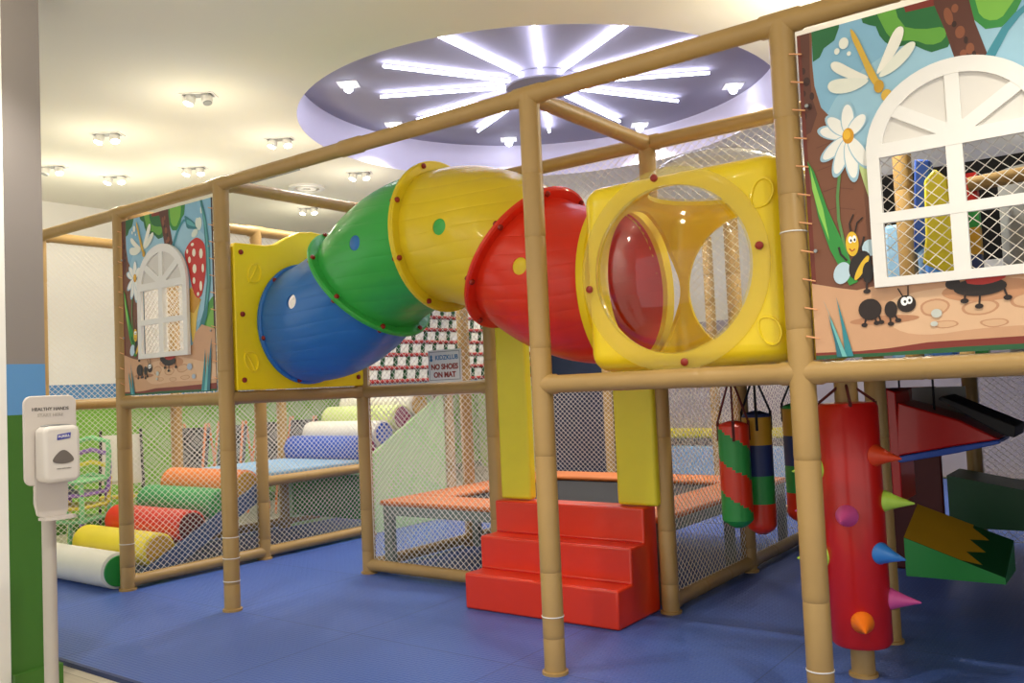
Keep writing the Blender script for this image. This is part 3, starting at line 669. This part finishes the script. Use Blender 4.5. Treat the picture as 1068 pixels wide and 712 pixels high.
# yellow wall panel round the tunnel mouth (plane X = 0)
pn = thing('tunnel_entry_panel', 'yellow moulded plastic panel where the blue tunnel piece starts', 'panel', (0, 0, 1.262))
prof = [(.05, .0), (1.05, 0), (1.07, .02), (1.07, .86), (1.04, .88), (.96, .90), (.86, .955), (.76, .995), (.65, 1.005), (.55, .99), (.45, .945), (.36, .895), (.28, .88), (.07, .875), (.05, .85)]
o = G().prism(prof, lambda a, b, d: (d, a, b), -.02, .035).build('panel_body', yellow_p, pn)
cut = G().tube((-.1, TY, TZ - 1.262), (.1, TY, TZ - 1.262), TR - .005, 64).build('cut', white); cut.location = pn.location
boolean(o, cut)
b_ = o.modifiers.new('bevel', 'BEVEL'); b_.width = .008; b_.segments = 2; b_.limit_method = 'ANGLE'; b_.angle_limit = math.radians(50)
for (y, z) in ((.10, .82), (1.01, .83), (.10, .06), (1.01, .06), (.10, .45)): G().lathe((.035, y, z), (1, 0, 0), [(.016, 0), (.015, .008), (.006, .014)], 12).build('bolt', bolt_m, pn)
for k in range(6):
    a = 2 * PI * (k + .25) / 6; G().lathe((.075, TY + math.cos(a) * (TR + .002), TZ - 1.262 + math.sin(a) * (TR + .002)), (1, 0, 0), [(.015, 0), (.013, .010), (.006, .015)], 12).build('bolt', bolt_m, pn)
g = G()
for (y, z, s) in ((.20, .70, 1), (.16, .17, -1), (.95, .16, 1)):
    g = G(); pts = smooth([(y - .06, z - .05 * s), (y - .04, z + .04 * s), (y + .02, z + .07 * s), (y + .05, z + .01 * s), (y + .02, z - .06 * s)], 2)
    g.path([(.037, a, b) for a, b in pts + pts[:1]], .006, 6); g.path([(.037, y - .05, z - .06 * s), (.037, y - .01, z), (.037, y + .02, z + .06 * s)], .005, 6)
    g.build('leaf_relief', yellow_p, pn)

# yellow cube with domes
CX0, CX1, CY0, CY1, CZ0, CZ1 = 2.44, 3.31, .05, .93, 1.262, 2.045
ccx, ccy, ccz = (CX0 + CX1) / 2, (CY0 + CY1) / 2, 1.652
cube = thing('play_cube', 'yellow rounded plastic cube with clear bubble windows on the rail', 'play cube', (ccx, ccy, CZ0))
def rbox(x0, x1, y0, y1, z0, z1, r):
    g = G().box(x0, x1, y0, y1, z0, z1).build('panel_shell', yellow_s)
    bm = bmesh.new(); bm.from_mesh(g.data); bmesh.ops.bevel(bm, geom=bm.edges[:], offset=r, segments=5, profile=.5, affect='EDGES'); bm.to_mesh(g.data); bm.free(); return g
ob = rbox(CX0, CX1, CY0, CY1, CZ0, CZ1, .075); ib = rbox(CX0 + .02, CX1 - .02, CY0 + .02, CY1 - .02, CZ0 + .02, CZ1 - .02, .055)
boolean(ob, ib)
boolean(ob, G().tube((2.85, CY0 - .1, ccz), (2.85, CY1 + .1, ccz), .335, 64).build('c', white))
boolean(ob, G().tube((CX0 - .1, TY, TZ), (CX0 + .2, TY, TZ), TR - .02, 64).build('c', white))
boolean(ob, G().tube((ccx, ccy, CZ1 - .1), (ccx, ccy, CZ1 + .1), .30, 64).build('c', white))
ob.data.transform(Matrix.Translation((-ccx, -ccy, -CZ0))); ob.parent = cube; ob.name = 'shell'
def dome(c, ax, r, h, fl):
    prof = []
    for k in range(13):
        t = k / 12 * PI / 2; prof.append((max(r * math.cos(t), .002), h * math.sin(t) ** .9))
    o = G().lathe(c, ax, prof, 56, close=False).build('clear_dome', ac, cube); lab(o, 'clear acrylic bubble')
    f = G().lathe_ring(c, ax, [(r - .005, -.004), (fl, -.004), (fl, .006), (fl - .02, .012), (r + .02, .012), (r - .005, .008)], 64).build('dome_flange', mk, cube); lab(f, 'milky translucent bubble rim')
    return f
dx_ = 2.85 - ccx; f = dome((dx_, CY0 - ccy - .006, ccz - CZ0), (0, -1, 0), .335, .12, .405)
for k in range(4):
    a = 2 * PI * k / 4 + .12; G().lathe((dx_ + math.cos(a) * .372, CY0 - ccy - .014, ccz - CZ0 + math.sin(a) * .372), (0, -1, 0), [(.016, 0), (.015, .008), (.006, .014)], 14).build('bolt', bolt_m, f)
dome((0, 0, CZ1 - CZ0 + .004), (0, 0, 1), .31, .15, .35)
g = G()
for (x, z, s) in ((.36, .63, 1), (.36, .12, -1)):
    g = G(); pts = smooth([(x - .05, z - .05 * s), (x - .03, z + .04 * s), (x + .02, z + .06 * s), (x + .05, z + .01 * s), (x + .02, z - .05 * s)], 2)
    g.path([(a, CY0 - ccy - .001, b) for a, b in pts + pts[:1]], .005, 6)
    g.build('leaf_relief', yellow_s, cube)

# ---------------------------------------------------------------- red steps
sp = [(.63, 0), (.63, .195), (.79, .195), (.79, .375), (.945, .375), (.945, .555), (1.16, .555), (1.16, 0)]
stp = thing('foam_steps', 'three bright red vinyl foam steps leading up to the trampoline', 'steps', (1.69, .9, 0))
G().prism([(-.245, .001), (-.245, .195), (-.095, .195), (-.095, .375), (.055, .375), (.055, .555), (.195, .555), (.195, .001)], lambda a, b, d: (d, a, b), -.49, .485).build('step_block', v_red, stp, bevel=.012, seg=3)
for k, (y0, z0) in enumerate(((-.095, .195), (.055, .375))): lab(G().path([(-.475, y0 - .004, z0 + .003), (.47, y0 - .004, z0 + .003)], .004, 6).build('seam', v_redd, stp), 'darker stitched seam in the corner of a step')
# ---------------------------------------------------------------- yellow post pads beside the doorway
tag(G().box(-.11, .11, -.03, .03, 0, 1.15).build('post_pad', v_yel, bevel=.018, seg=3, loc=(0, 0, 0)), 'tall yellow padded strip at the left side of the trampoline doorway', 'pad').location = (A + .20, B - .05, .558)
tag(G().box(-.12, .12, -.03, .03, 0, 1.15).build('post_pad', v_yel, bevel=.018, seg=3, loc=(0, 0, 0)), 'tall yellow padded strip at the right side of the trampoline doorway', 'pad').location = (2 * A - .125, B - .05, .558)

# ---------------------------------------------------------------- trampoline
trp = thing('trampoline', 'rectangular trampoline with orange edge pads and black bed behind net', 'trampoline', (1.12, 2.15, 0))
TX0, TX1, TY0, TY1, TZZ = -1.10, 1.05, -.98, .98, .475
pw = .34
for (x0, x1, y0, y1) in ((TX0, TX1, TY0, TY0 + pw), (TX0, TX1, TY1 - pw, TY1), (TX0, TX0 + pw, TY0 + pw, TY1 - pw), (TX1 - pw, TX1, TY0 + pw, TY1 - pw)):
    G().box(x0, x1, y0, y1, TZZ - .035, TZZ).build('edge_pad', v_oran, trp, bevel=.016, seg=3)
G().box(TX0 + pw - .03, TX1 - pw + .03, TY0 + pw - .03, TY1 - pw + .03, TZZ - .05, TZZ - .038).build('jump_bed', dark, trp)
fm_ = mat('sage_painted_steel', '#7f8f86', .45, var=.05)
g = G()
for (x0, x1, y0, y1) in ((TX0 + .02, TX1 - .02, TY0 + .02, TY0 + .08), (TX0 + .02, TX1 - .02, TY1 - .08, TY1 - .02), (TX0 + .02, TX0 + .08, TY0 + .08, TY1 - .08), (TX1 - .08, TX1 - .02, TY0 + .08, TY1 - .08)): g.box(x0, x1, y0, y1, TZZ - .10, TZZ - .037)
g.build('frame_beam', fm_, trp, weld=False)
for x in (TX0 + .05, TX1 - .05):
    for y in (TY0 + .05, 0, TY1 - .05): G().box(x - (.035 if y < -.5 else .022), x + .035, y - .025, y + .025, 0, TZZ - .10).build('leg', fm_, trp, bevel=.004)

# ---------------------------------------------------------------- sign
sg = thing('notice_sign', 'small white NO SHOES ON MAT notice tied to the net', 'sign', (.79, B - .05, 1.262))
G().box(-.135, .135, -.004, .004, 0, .20).build('board', white, sg)
g = G(); 
for q in ((-.127, .127, .010, .014), (-.127, .127, .186, .190)): g.box(q[0], q[1], -.0055, -.004, q[2], q[3])
for q in ((-.127, -.123), (.123, .127)): g.box(q[0], q[1], -.0055, -.004, .010, .190)
g.build('border', mat('sign_border', '#8d8f90', .6, var=0), sg, weld=False)
tb = mat('sign_blue_print', '#3f7fae', .6, var=0); tred = mat('sign_red_print', '#9a3524', .6, var=0)
text('KIDZKLUB', .040, tb, 'heading_text', sg, (.02, -.0055, .150), bold=.0008)
text('NO SHOES', .046, tred, 'notice_text', sg, (0, -.0055, .092), bold=.0018); text('ON MAT', .046, tred, 'notice_text', sg, (0, -.0055, .042), bold=.0018)
g = G(); g.prism(ell(-.108, .158, .008, .012), lambda a, b, d: (a, d, b), -.006, -.004); g.prism(ell(-.108, .138, .011, .010), lambda a, b, d: (a, d, b), -.006, -.004); g.build('emblem', tb, sg)

# ---------------------------------------------------------------- roller ramps on the left
def roller(y, z, m, endm, label, ll=.98, xc=-1.69):
    t = thing('foam_roller', label, 'roller', (xc, y, z))
    L_ = ll / 2; G().lathe((-L_, 0, 0), (1, 0, 0), [(.10, 0), (.118, .014), (.118, ll - .014), (.10, ll)], 36).build('roller_body', m, t)
    for s in (-1, 1): lab(G().lathe((s * L_, 0, 0), (s, 0, 0), [(.102, -.001), (.098, .006)], 36).build('end_cap', endm, t), 'differently coloured end disc')
roller(-.015, .12, v_white, v_grn, 'white foam roller at the bottom of the ramp beside the post')
roller(.28, .20, v_lyel, v_gold, 'bright yellow foam roller, second from the bottom of the ramp')
roller(.53, .32, v_red, rope_r, 'red orange foam roller, third from the bottom of the ramp')
roller(.79, .44, mat('leaf_green_vinyl', '#3ea458', .4, ('noise', 10, .1)), v_grn, 'green foam roller, fourth from the bottom of the ramp')
roller(1.0, .555, v_org, v_gold, 'orange foam roller at the top of the ramp by the blue deck')
v_pd = mat('plum_vinyl', '#8a1f52', .4, var=.03)
roller(2.24, .72, v_blue, v_pd, 'blue foam roller beyond the light blue deck')
roller(2.46, .84, v_white, v_blue, 'white foam roller above the blue one on the far ramp')
roller(2.70, .97, mat('pale_lime_vinyl', '#cfdf92', .4, var=.03), v_pd, 'pale lime foam roller near the top of the far ramp')
roller(2.93, 1.08, v_white, v_gold, 'white foam roller at the very top of the far ramp')
def ramp(name, pts, m, label, x0=-2.21, x1=-1.17):
    t = thing(name, label, 'ramp', (0, pts[0][0], 0)); y_ = pts[0][0]
    for xs in ((x1 - .0, x1 + .03), (x0 - .03, x0)):
        G().prism([(a - y_, b) for a, b in pts], lambda a, b, d: (d, a, b), xs[0], xs[1]).build('side_panel', m, t, bevel=.004)
ramp('roller_ramp_frame', [(.12, .01), (.22, .01), (1.12, .46), (1.12, .60), (1.05, .56), (.05, .06)], mat('slate_blue_vinyl', '#3d5478', .5, var=.04), 'slate blue sloping side rails holding the lower coloured rollers')
ramp('upper_ramp_frame', [(2.14, .0), (3.2, .0), (3.2, 1.17), (3.05, 1.10), (2.14, .62)], v_lgrn, 'pale green side panels under the far roller ramp')
dk = thing('ramp_deck', 'light blue padded deck between the two roller ramps', 'deck', (-1.69, 1.62, .575))
G().box(-.51, .51, -.50, .52, .0, .065).build('deck_pad', v_sky, dk, bevel=.015); G().box(-.50, .50, -.49, .51, -.04, -.001).build('deck_board', steel, dk)
# green padded block and low platform glimpsed under the deck
tag(G().box(-2.15, -1.2, 2.18, 2.24, .12, .50).build('padded_board', v_grn, bevel=.015), 'dark green padded board below the far end of the deck', 'board')

# ---------------------------------------------------------------- climbing ladder of red bars and white boards
cl = thing('rope_climbing_wall', 'sloping climbing wall of red bars and white boards behind the net', 'climbing wall', (-1.95, 2.95, 1.25))
v_dred = mat('dark_red_bar', '#a8322c', .5, var=.04); 
for r_ in range(8):
    z = .06 + r_ * .135; off = r_ * .045
    G().tube((0, .0 + off, z), (0, 2.95, z + .02), .022, 10).build('red_bar', v_dred, cl)
for r_ in range(7):
    g = G(); z = .085 + r_ * .135; off = r_ * .05; y = .05 + off
    while y < 2.85:
        g.prism([(y, z), (y + .12, z), (y + .135, z + .09), (y + .015, z + .09)], lambda a, b, d: (d, a, b), -.01, .01); y += .185
    o = g.build('white_boards', v_white, cl, weld=False); g = G(); y = .19 + off
    while y < 2.85:
        g.prism([(y, z - .02), (y + .03, z - .02), (y + .05, z + .105), (y + .02, z + .105)], lambda a, b, d: (d, a, b), -.016, .016); y += .185
    lab(g.build('green_straps', v_dgrn, cl, weld=False), 'dark green slanted straps')

# ---------------------------------------------------------------- toys behind the left net
def easel(x, y, rz, legm, boardm, label):
    t = thing('childrens_easel', label, 'easel', (x, y, 0), rz)
    for sx in (-.16, .16):
        for s in (-1, 1): G().path([(sx * 1.15, s * .17, 0), (sx, s * .02, .98)], .012, 6).build('leg', legm, t)
    M = Matrix.Rotation(math.radians(-8), 4, 'X')
    G().box(-.175, .175, -.125, -.105, .50, .93, M=M).build('board', boardm, t); G().box(-.15, .15, -.135, -.127, .525, .905, M=M).build('writing_surface', boardm, t)
    G().box(-.18, .18, -.20, -.10, .40, .425).build('tray', v_lyel, t)
    return t
kb = mat('black_board', '#1f1d1c', .6, var=.03)
easel(-3.0, 1.02, math.radians(62), kb, v_white, 'white board easel with red legs behind the left net')
for (x, y, l) in ((-3.3, 1.95, 'black board easel just right of the mural post, behind the net'), (-3.3, 2.38, 'black board easel in the middle of the row by the green wall'),
                  (-3.3, 2.85, 'black board easel third in the row by the green wall'), (-3.3, 3.3, 'black board easel furthest along the green wall')):
    easel(x, y, math.radians(12), v_org, kb, l)
def kid_chair(x, y, z, m, label, rz):
    t = thing('childrens_chair', label, 'chair', (x, y, z), rz)
    t.scale = (1.25, 1.25, 1.15)
    G().box(-.15, .15, -.15, .15, .26, .285).build('seat', m, t, bevel=.01)
    for sx in (-.13, .13):
        for sy in (-.13, .13): G().tube((sx * 1.12, sy * 1.12, 0), (sx, sy, .26), .018, 10, r2=.014).build('leg', m, t)
    G().path([(-.14, .13, .28), (-.14, .15, .45), (-.12, .17, .53), (0, .18, .56), (.12, .17, .53), (.14, .15, .45), (.14, .13, .28)], .017, 8).build('backrest', m, t)
mat('lime_plastic', '#7fd08a', .4); mat('purple_plastic', '#9a6fc4', .4)
for k, (m, l) in enumerate(((MATS['lime_plastic'], 'green plastic chair at the bottom of the stack behind the dispenser'), (v_lyel, 'yellow plastic chair second in the stack behind the dispenser'),
        (MATS['purple_plastic'], 'purple plastic chair third in the stack behind the dispenser'), (MATS['lime_plastic'], 'mint green plastic chair on top of the stack behind the dispenser'))):
    kid_chair(-2.62, .42, .10 * k, m, l, .5)

# ---------------------------------------------------------------- hand sanitiser stand
hs = thing('sanitiser_stand', 'grey hand sanitiser dispenser on a pole beside the column', 'sanitiser dispenser', (1.056, -1.512, 0), math.radians(88))
pg = mat('warm_grey_plastic', '#cdc5bf', .45, var=.01); pg2 = mat('light_grey_plastic', '#d6d0ca', .35, var=.01)
G().tube((0, .02, .02), (0, .02, .92), .024, 20).build('pole', mat('pole_paint', '#b9b2aa', .4, var=.01), hs)
G().lathe((0, .02, -.02), (0, 0, 1), [(.16, 0), (.16, .012), (.05, .03), (.03, .04)], 32).build('base_plate', pg, hs)
def rrect(x0, x1, z0, z1, r, n=6):
    o = []
    for (cx, cz, a0) in ((x1 - r, z1 - r, 0), (x0 + r, z1 - r, 90), (x0 + r, z0 + r, 180), (x1 - r, z0 + r, 270)):
        for k in range(n + 1):
            a = math.radians(a0 + 90 * k / n); o.append((cx + r * math.cos(a), cz + r * math.sin(a)))
    return o
fz = lambda a, b, d: (a, d, b)
plate = G().prism(rrect(-.095, .095, .935, 1.262, .03), fz, -.012, .0).build('back_plate', pg, hs, bevel=.004)
G().prism([(-.058, .98), (-.060, .87), (-.05, .825), (-.02, .805), (.02, .802), (.05, .815), (.058, .84), (.058, .98)], fz, -.014, .006).build('drip_tray', pg, hs, bevel=.003)
g = G(); g.prism([(-.05, -.012), (-.045, -.06), (0, -.075), (.05, -.07), (.07, -.05), (.062, -.012)], lambda a, b, d: (a, b, d), .808, .818); g.build('tray_lip', pg, hs)
g = G(); g.prism(rrect(-.060, .070, .945, 1.150, .026), fz, -.095, -.012); body = g.build('dispenser_body', pg2, hs, bevel=.014, seg=3)
lab(G().prism(smooth([(-.034, 1.018), (-.026, 1.040), (.006, 1.068), (.038, 1.040), (.046, 1.018), (.006, 1.010)], 2), fz, -.0975, -.094).build('sight_window', mat('smoked_plastic', '#6a625c', .3, var=.02), body), 'smoked brown sight window')
lab(G().prism(ell(.0, 1.150, .045, .006), fz, -.08, -.03).build('top_slot', v_grey, body), 'grey slot on top')
lab(G().prism([(-.015, 1.098), (.032, 1.104), (.034, 1.124), (-.013, 1.118)], fz, -.0975, -.094).build('logo_badge', mat('logo_blue', '#3a3f9c', .5, var=0), body), 'dark blue logo badge')
text('PURELL', .0125, white, 'logo_text', body, (.0095, -.0978, 1.111), rot=(PI / 2, math.radians(-6), 0), bold=.0002)
text('HEALTHY HANDS', .0165, mat('grey_print', '#5f5a57', .6, var=0), 'heading_text', hs, (.0, -.0128, 1.212), bold=.0004)
text('START HERE', .0165, mat('pale_print', '#b3aaa2', .6, var=0), 'subheading_text', hs, (.0, -.0128, 1.190), bold=.0002)
text('instant hand sanitizer', .006, mat('grey_print', '#5f5a57'), 'small_text', body, (.008, -.0978, .995))

# ---------------------------------------------------------------- punch bags
def ropes(t, ztop, r, zl, m):
    for k in range(4):
        a = PI / 2 * k + .4; G().path([(r * math.cos(a), r * math.sin(a), zl), (0.012 * math.cos(a), .012 * math.sin(a), ztop)], .006, 6).build('rope', m, t)
        G().path([(r * 1.02 * math.cos(a), r * 1.02 * math.sin(a), zl - .10), (r * 1.02 * math.cos(a), r * 1.02 * math.sin(a), zl)], .008, 6).build('strap', m, t)
def bag(x, y, z0, z1, r, bands, label, spiral=False, rm=rope_k):
    t = thing('punch_bag', label, 'punch bag', (x, y, z0)); H = z1 - z0
    mats = [v_red, v_grn, v_navy, v_gold]; n = 32; g = G(); rows = 40; vs = []; fs = []
    prof = lambda f: r * (min(1, (f * H / .04)) ** .4 if f * H < .04 else (min(1, ((1 - f) * H / .02)) ** .4 if (1 - f) * H < .02 else 1)) 
    for j in range(rows + 1):
        for k in range(n):
            a = 2 * PI * k / n; rr = max(prof(j / rows), .3 * r); vs.append((rr * math.cos(a), rr * math.sin(a), H * j / rows))
    for j in range(rows):
        for k in range(n): fs.append((j * n + k, j * n + (k + 1) % n, (j + 1) * n + (k + 1) % n, (j + 1) * n + k))
    fs += [tuple(range(n))[::-1], tuple(range(rows * n, rows * n + n))]
    g.add(vs, fs); 
    for i, f in enumerate(fs):
        j = min(i // n, rows - 1); k = i % n
        if spiral: g.m[i] = 0 if math.floor((j / rows * H / .30) * 1.0 + k / n * 1.0 + .45) % 2 else 1; 
        else: g.m[i] = bands[min(int(j / rows * len(bands)), len(bands) - 1)]
    if spiral:
        for i, f in enumerate(fs[:-2]):
            j = i // n; k = i % n; ph = (j / rows * H) / .16 + ((k / n - .31) % 1) * 1.75 + 1.35
            g.m[i] = 1 if int(ph) % 2 == 0 else 0
    g.build('bag_body', mats, t); ropes(t, 1.19 - z0, r * .95, H, rm)
bag(2.60, 1.17, .45, .99, .078, None, 'red and green spiral striped punch bag nearest the steps', True, rope_r)
bag(2.65, 1.36, .39, 1.03, .075, [0,0,0,0,1,1,1,1,2,2,2,2,3,3,3,3,2], 'banded red, green, navy and gold punch bag in the middle')
bag(2.775, 1.62, .42, 1.06, .075, [0,0,0,0,1,1,1,1,2,2,2,2,3,3,3,3,1], 'banded punch bag partly hidden behind the front right post')

# big red bag with spikes
SBX, SBY = 3.345, .56; sbz0, sbz1, sbr = .13, 1.095, .118
sb = thing('spiked_climbing_bag', 'tall red vinyl bag studded with coloured cones round a post', 'padded bag', (SBX, SBY, 0))
G().lathe((0, 0, sbz0), (0, 0, 1), [(.05, 0), (sbr - .012, .004), (sbr, .02), (sbr, sbz1 - sbz0 - .02), (sbr - .012, sbz1 - sbz0 - .004), (.05, sbz1 - sbz0)], 40).build('bag_body', v_redd, sb)
def cone(a_deg, z, m, nm):
    a = math.radians(a_deg); d = Vector((math.cos(a), math.sin(a), -.08)).normalized(); P = Vector((math.cos(a), math.sin(a), 0)) * (sbr - .008) + Vector((0, 0, z))
    c = G().lathe(P, d, [(.043, 0), (.043, .012), (.038, .02), (.022, .06), (.003, .118)], 20).build('spike', m, sb); lab(c, nm + ' cone spike')
s_or = mat('orange_spike', '#f07818', .4); s_ro = mat('red_orange_spike', '#d8431a', .4); s_bl = mat('blue_spike', '#2f7fd0', .4)
CB = -72   # bearing of the camera from the bag
SPK = [(CB + 52, .885, s_ro, 'red orange'), (CB - 14, .655, v_pink, 'pink'), (CB + 82, .70, v_lime, 'lime green'), (CB + 48, .505, s_bl, 'blue'), (CB + 84, .315, v_pink, 'pink'),
       (CB + 2, .245, s_or, 'orange'), (CB - 82, .83, v_lime, 'lime green'), (CB - 82, .48, v_lime, 'lime green'), (CB - 100, .66, v_pink, 'pink'), (CB + 150, .6, s_or, 'orange'), (CB + 170, .9, s_bl, 'blue')]
for s_ in SPK: cone(*s_)
ropes(sb, 1.17, sbr * .9, sbz1, rope_r)

# ---------------------------------------------------------------- deck over the dark right side and hanging wedges
dd = thing('upper_deck', 'dark padded upper deck over the right hand side of the frame', 'deck', (3.36, 2.2, 1.18))
G().box(-1.07, 1.8, -1.05, 2.1, .0, .015).build('deck_board', dark, dd); G().box(-1.07, 1.8, -1.05, 2.1, .016, .04).build('deck_pad', v_navy, dd)
dd = thing('upper_deck', 'small padded deck just behind the right mural', 'deck', (3.95, .55, 1.185))
G().box(-.50, .50, -.45, .48, .0, .015).build('deck_board', dark, dd); G().box(-.50, .50, -.45, .48, .016, .04).build('deck_pad', v_navy, dd)
def wedge(loc, rz, label, L_, W, H0, H1, ms, zig=True, bk=0):
    t = thing('foam_wedge', label, 'foam wedge', loc, rz)
    g = G(); vs = [(0, 0, 0), (L_, 0, 0), (L_, W, 0), (0, W, 0), (0, 0, H0), (L_, 0, H1), (L_, W, H1 + bk), (0, W, H0 + bk)]
    g.add(vs, [(0, 3, 2, 1)], 0); g.add(vs, [(0, 1, 5, 4), (2, 3, 7, 6), (3, 0, 4, 7), (1, 2, 6, 5)], 0); g.add(vs, [(4, 5, 6, 7)], 1)
    o = g.build('wedge_body', ms[:2], t)
    if zig:
        g = G(); k = 6; pts = [(0.0, 0.0), (L_ * .58, 0)]
        for i in range(k): pts += [(L_ * (.78 if i % 2 == 0 else .60), W * (i + .5) / k)]
        pts += [(L_ * .6, W), (0, W)]
        dz = lambda a, b: H0 + (H1 - H0) * a / L_ + bk * b / W + .002
        g.add([(a, b, dz(a, b)) for a, b in pts], [tuple(range(len(pts)))]); lab(g.build('zigzag_patch', ms[2], o), 'gold zigzag edged patch')
    for (x, y, h) in ((.02, .02, H0), (.02, W - .02, H0), (L_ - .02, .02, H1), (L_ - .02, W - .02, H1)):
        G().tube((x, y, h), (x, y, 1.13 - loc[2]), .004, 6).build('rope', rope_k, t) if False else None
    return t
wedge((3.28, 1.62, .18), math.radians(0), 'green foam wedge with gold zigzag top right of the spiked bag', .44, .34, .19, .03, [v_grn, v_dgrn, v_gold], True, .12)
wedge((3.32, 2.55, .28), math.radians(0), 'dark green foam wedge behind, at the dark right edge', .75, .40, .30, .16, [v_dgrn, v_dgrn, v_gold], False)
# hanging red wedge
t = thing('hanging_wedge', 'red foam wedge hanging below the deck beside the spiked bag', 'foam wedge', (3.28, 1.58, 0))
fnw = lambda a, b, d: (a, d, b)
lab(G().prism([(.0, .78), (.02, 1.05), (.30, .955), (.46, .865), (.28, .835)], fnw, 0, .34).build('wedge_body', v_redd, t, bevel=.008), 'red vinyl body')
lab(G().prism([(.0, .745), (.0, .778), (.28, .833), (.46, .863), (.46, .845), (.28, .80)], fnw, .0, .34).build('under_pad', v_blue, t, bevel=.006), 'blue underside pad')
lab(G().prism([(.20, 1.06), (.22, 1.075), (.53, .925), (.52, .87), (.47, .885)], fnw, .03, .36).build('roof_pad', kb, t, bevel=.006), 'black sloping top pad')
lab(G().prism([(-.03, .55), (-.03, 1.12), (.015, 1.10), (.015, .55)], fnw, .0, .30).build('upright_pad', v_redd, t, bevel=.006), 'red upright pad')
G().tube((.0, .15, 1.12), (.0, .15, 1.19), .006, 6).build('rope', rope_k, t); G().tube((.16, .15, 1.0), (.16, .15, 1.19), .006, 6).build('rope', rope_k, t)
tag(G().box(-.02, .24, 0, .02, 0, .18).build('backing_board', v_grey, loc=(0, 0, 0)), 'grey board hanging behind the red hanging wedge', 'board').location = (3.30, 2.0, .93)
tag(G().box(0, .30, 0, .04, 0, 1.1).build('padded_board', mat('maroon_vinyl', '#5a1512', .5), bevel=.01, loc=(0, 0, 0)), 'tall dark red padded board standing behind the spiked bag', 'padding').location = (2.98, 2.62, 0.0)

# ---------------------------------------------------------------- upper storey glimpsed through the right mural window
tag(G().box(0, 1.6, 0, .03, 0, .60).build('backdrop', mat('void_black', '#08080a', .9, var=0), loc=(0, 0, 0)), 'black curtain standing in for the dark void behind the right mural window', 'backdrop').location = (2.74, 2.75, 1.84)  # black sheet put in place of the dark void beyond
t = thing('climbing_obstacle', 'yellow and blue padded climbing obstacle behind the mural window', 'obstacle', (3.49, 1.48, 1.22))
lab(G().prism([(-.01, .50), (.01, .62), (.02, .90), (.07, .95), (.12, .90), (.15, .62), (.15, .42), (.06, .46)], fnw, 0, .12).build('yellow_pad', v_yel, t, bevel=.01), 'yellow padding')
lab(G().prism([(.02, .1), (.02, .42), (.17, .30), (.17, .1)], fnw, 0, .12).build('yellow_pad', v_yel, t, bevel=.01), 'lower yellow padding')
lab(G().prism([(-.05, .56), (.03, .62), (.05, 1.0), (-.02, 1.02)], fnw, .02, .10).build('blue_pad', v_blue, t, bevel=.01), 'blue padding')
tag(G().box(0, .24, 0, .1, 0, .78).build('foam_block', v_sky, bevel=.02, loc=(0, 0, 0)), 'light blue foam block behind the left panes of the mural window', 'foam block').location = (3.20, 1.95, 1.22)
tag(G().box(0, .12, 0, .1, 0, .72).build('foam_block', mat('mid_blue_vinyl', '#4a86e0', .4), bevel=.02, loc=(0, 0, 0)), 'blue foam block beside the tan post behind the mural window', 'foam block').location = (3.44, 1.72, 1.22)
tag(G().lathe((0, 0, 0), (0, 0, 1), [(.20, 0), (.20, .92)], 28).build('grey_pillar', v_grey), 'fat grey padded pillar behind the right mural window', 'pillar').location = (3.99, 1.75, 1.22)
t = thing('striped_post', 'slim red, blue, gold and green striped post behind the mural window', 'post', (3.70, 1.55, 1.22))
for k, m in enumerate((v_grn, v_gold, v_redd, v_navy, v_gold, v_grn, v_redd)): G().box(-.025, .03, -.03, .03, k * .13, k * .13 + .129).build('stripe', m, t)
tag(G().tube((3.70, 1.5, 2.07), (4.4, 1.5, 2.10), .035, 16).build('hand_rail', bamboo), 'tan rail crossing in front of the grey padded pillar', 'rail')
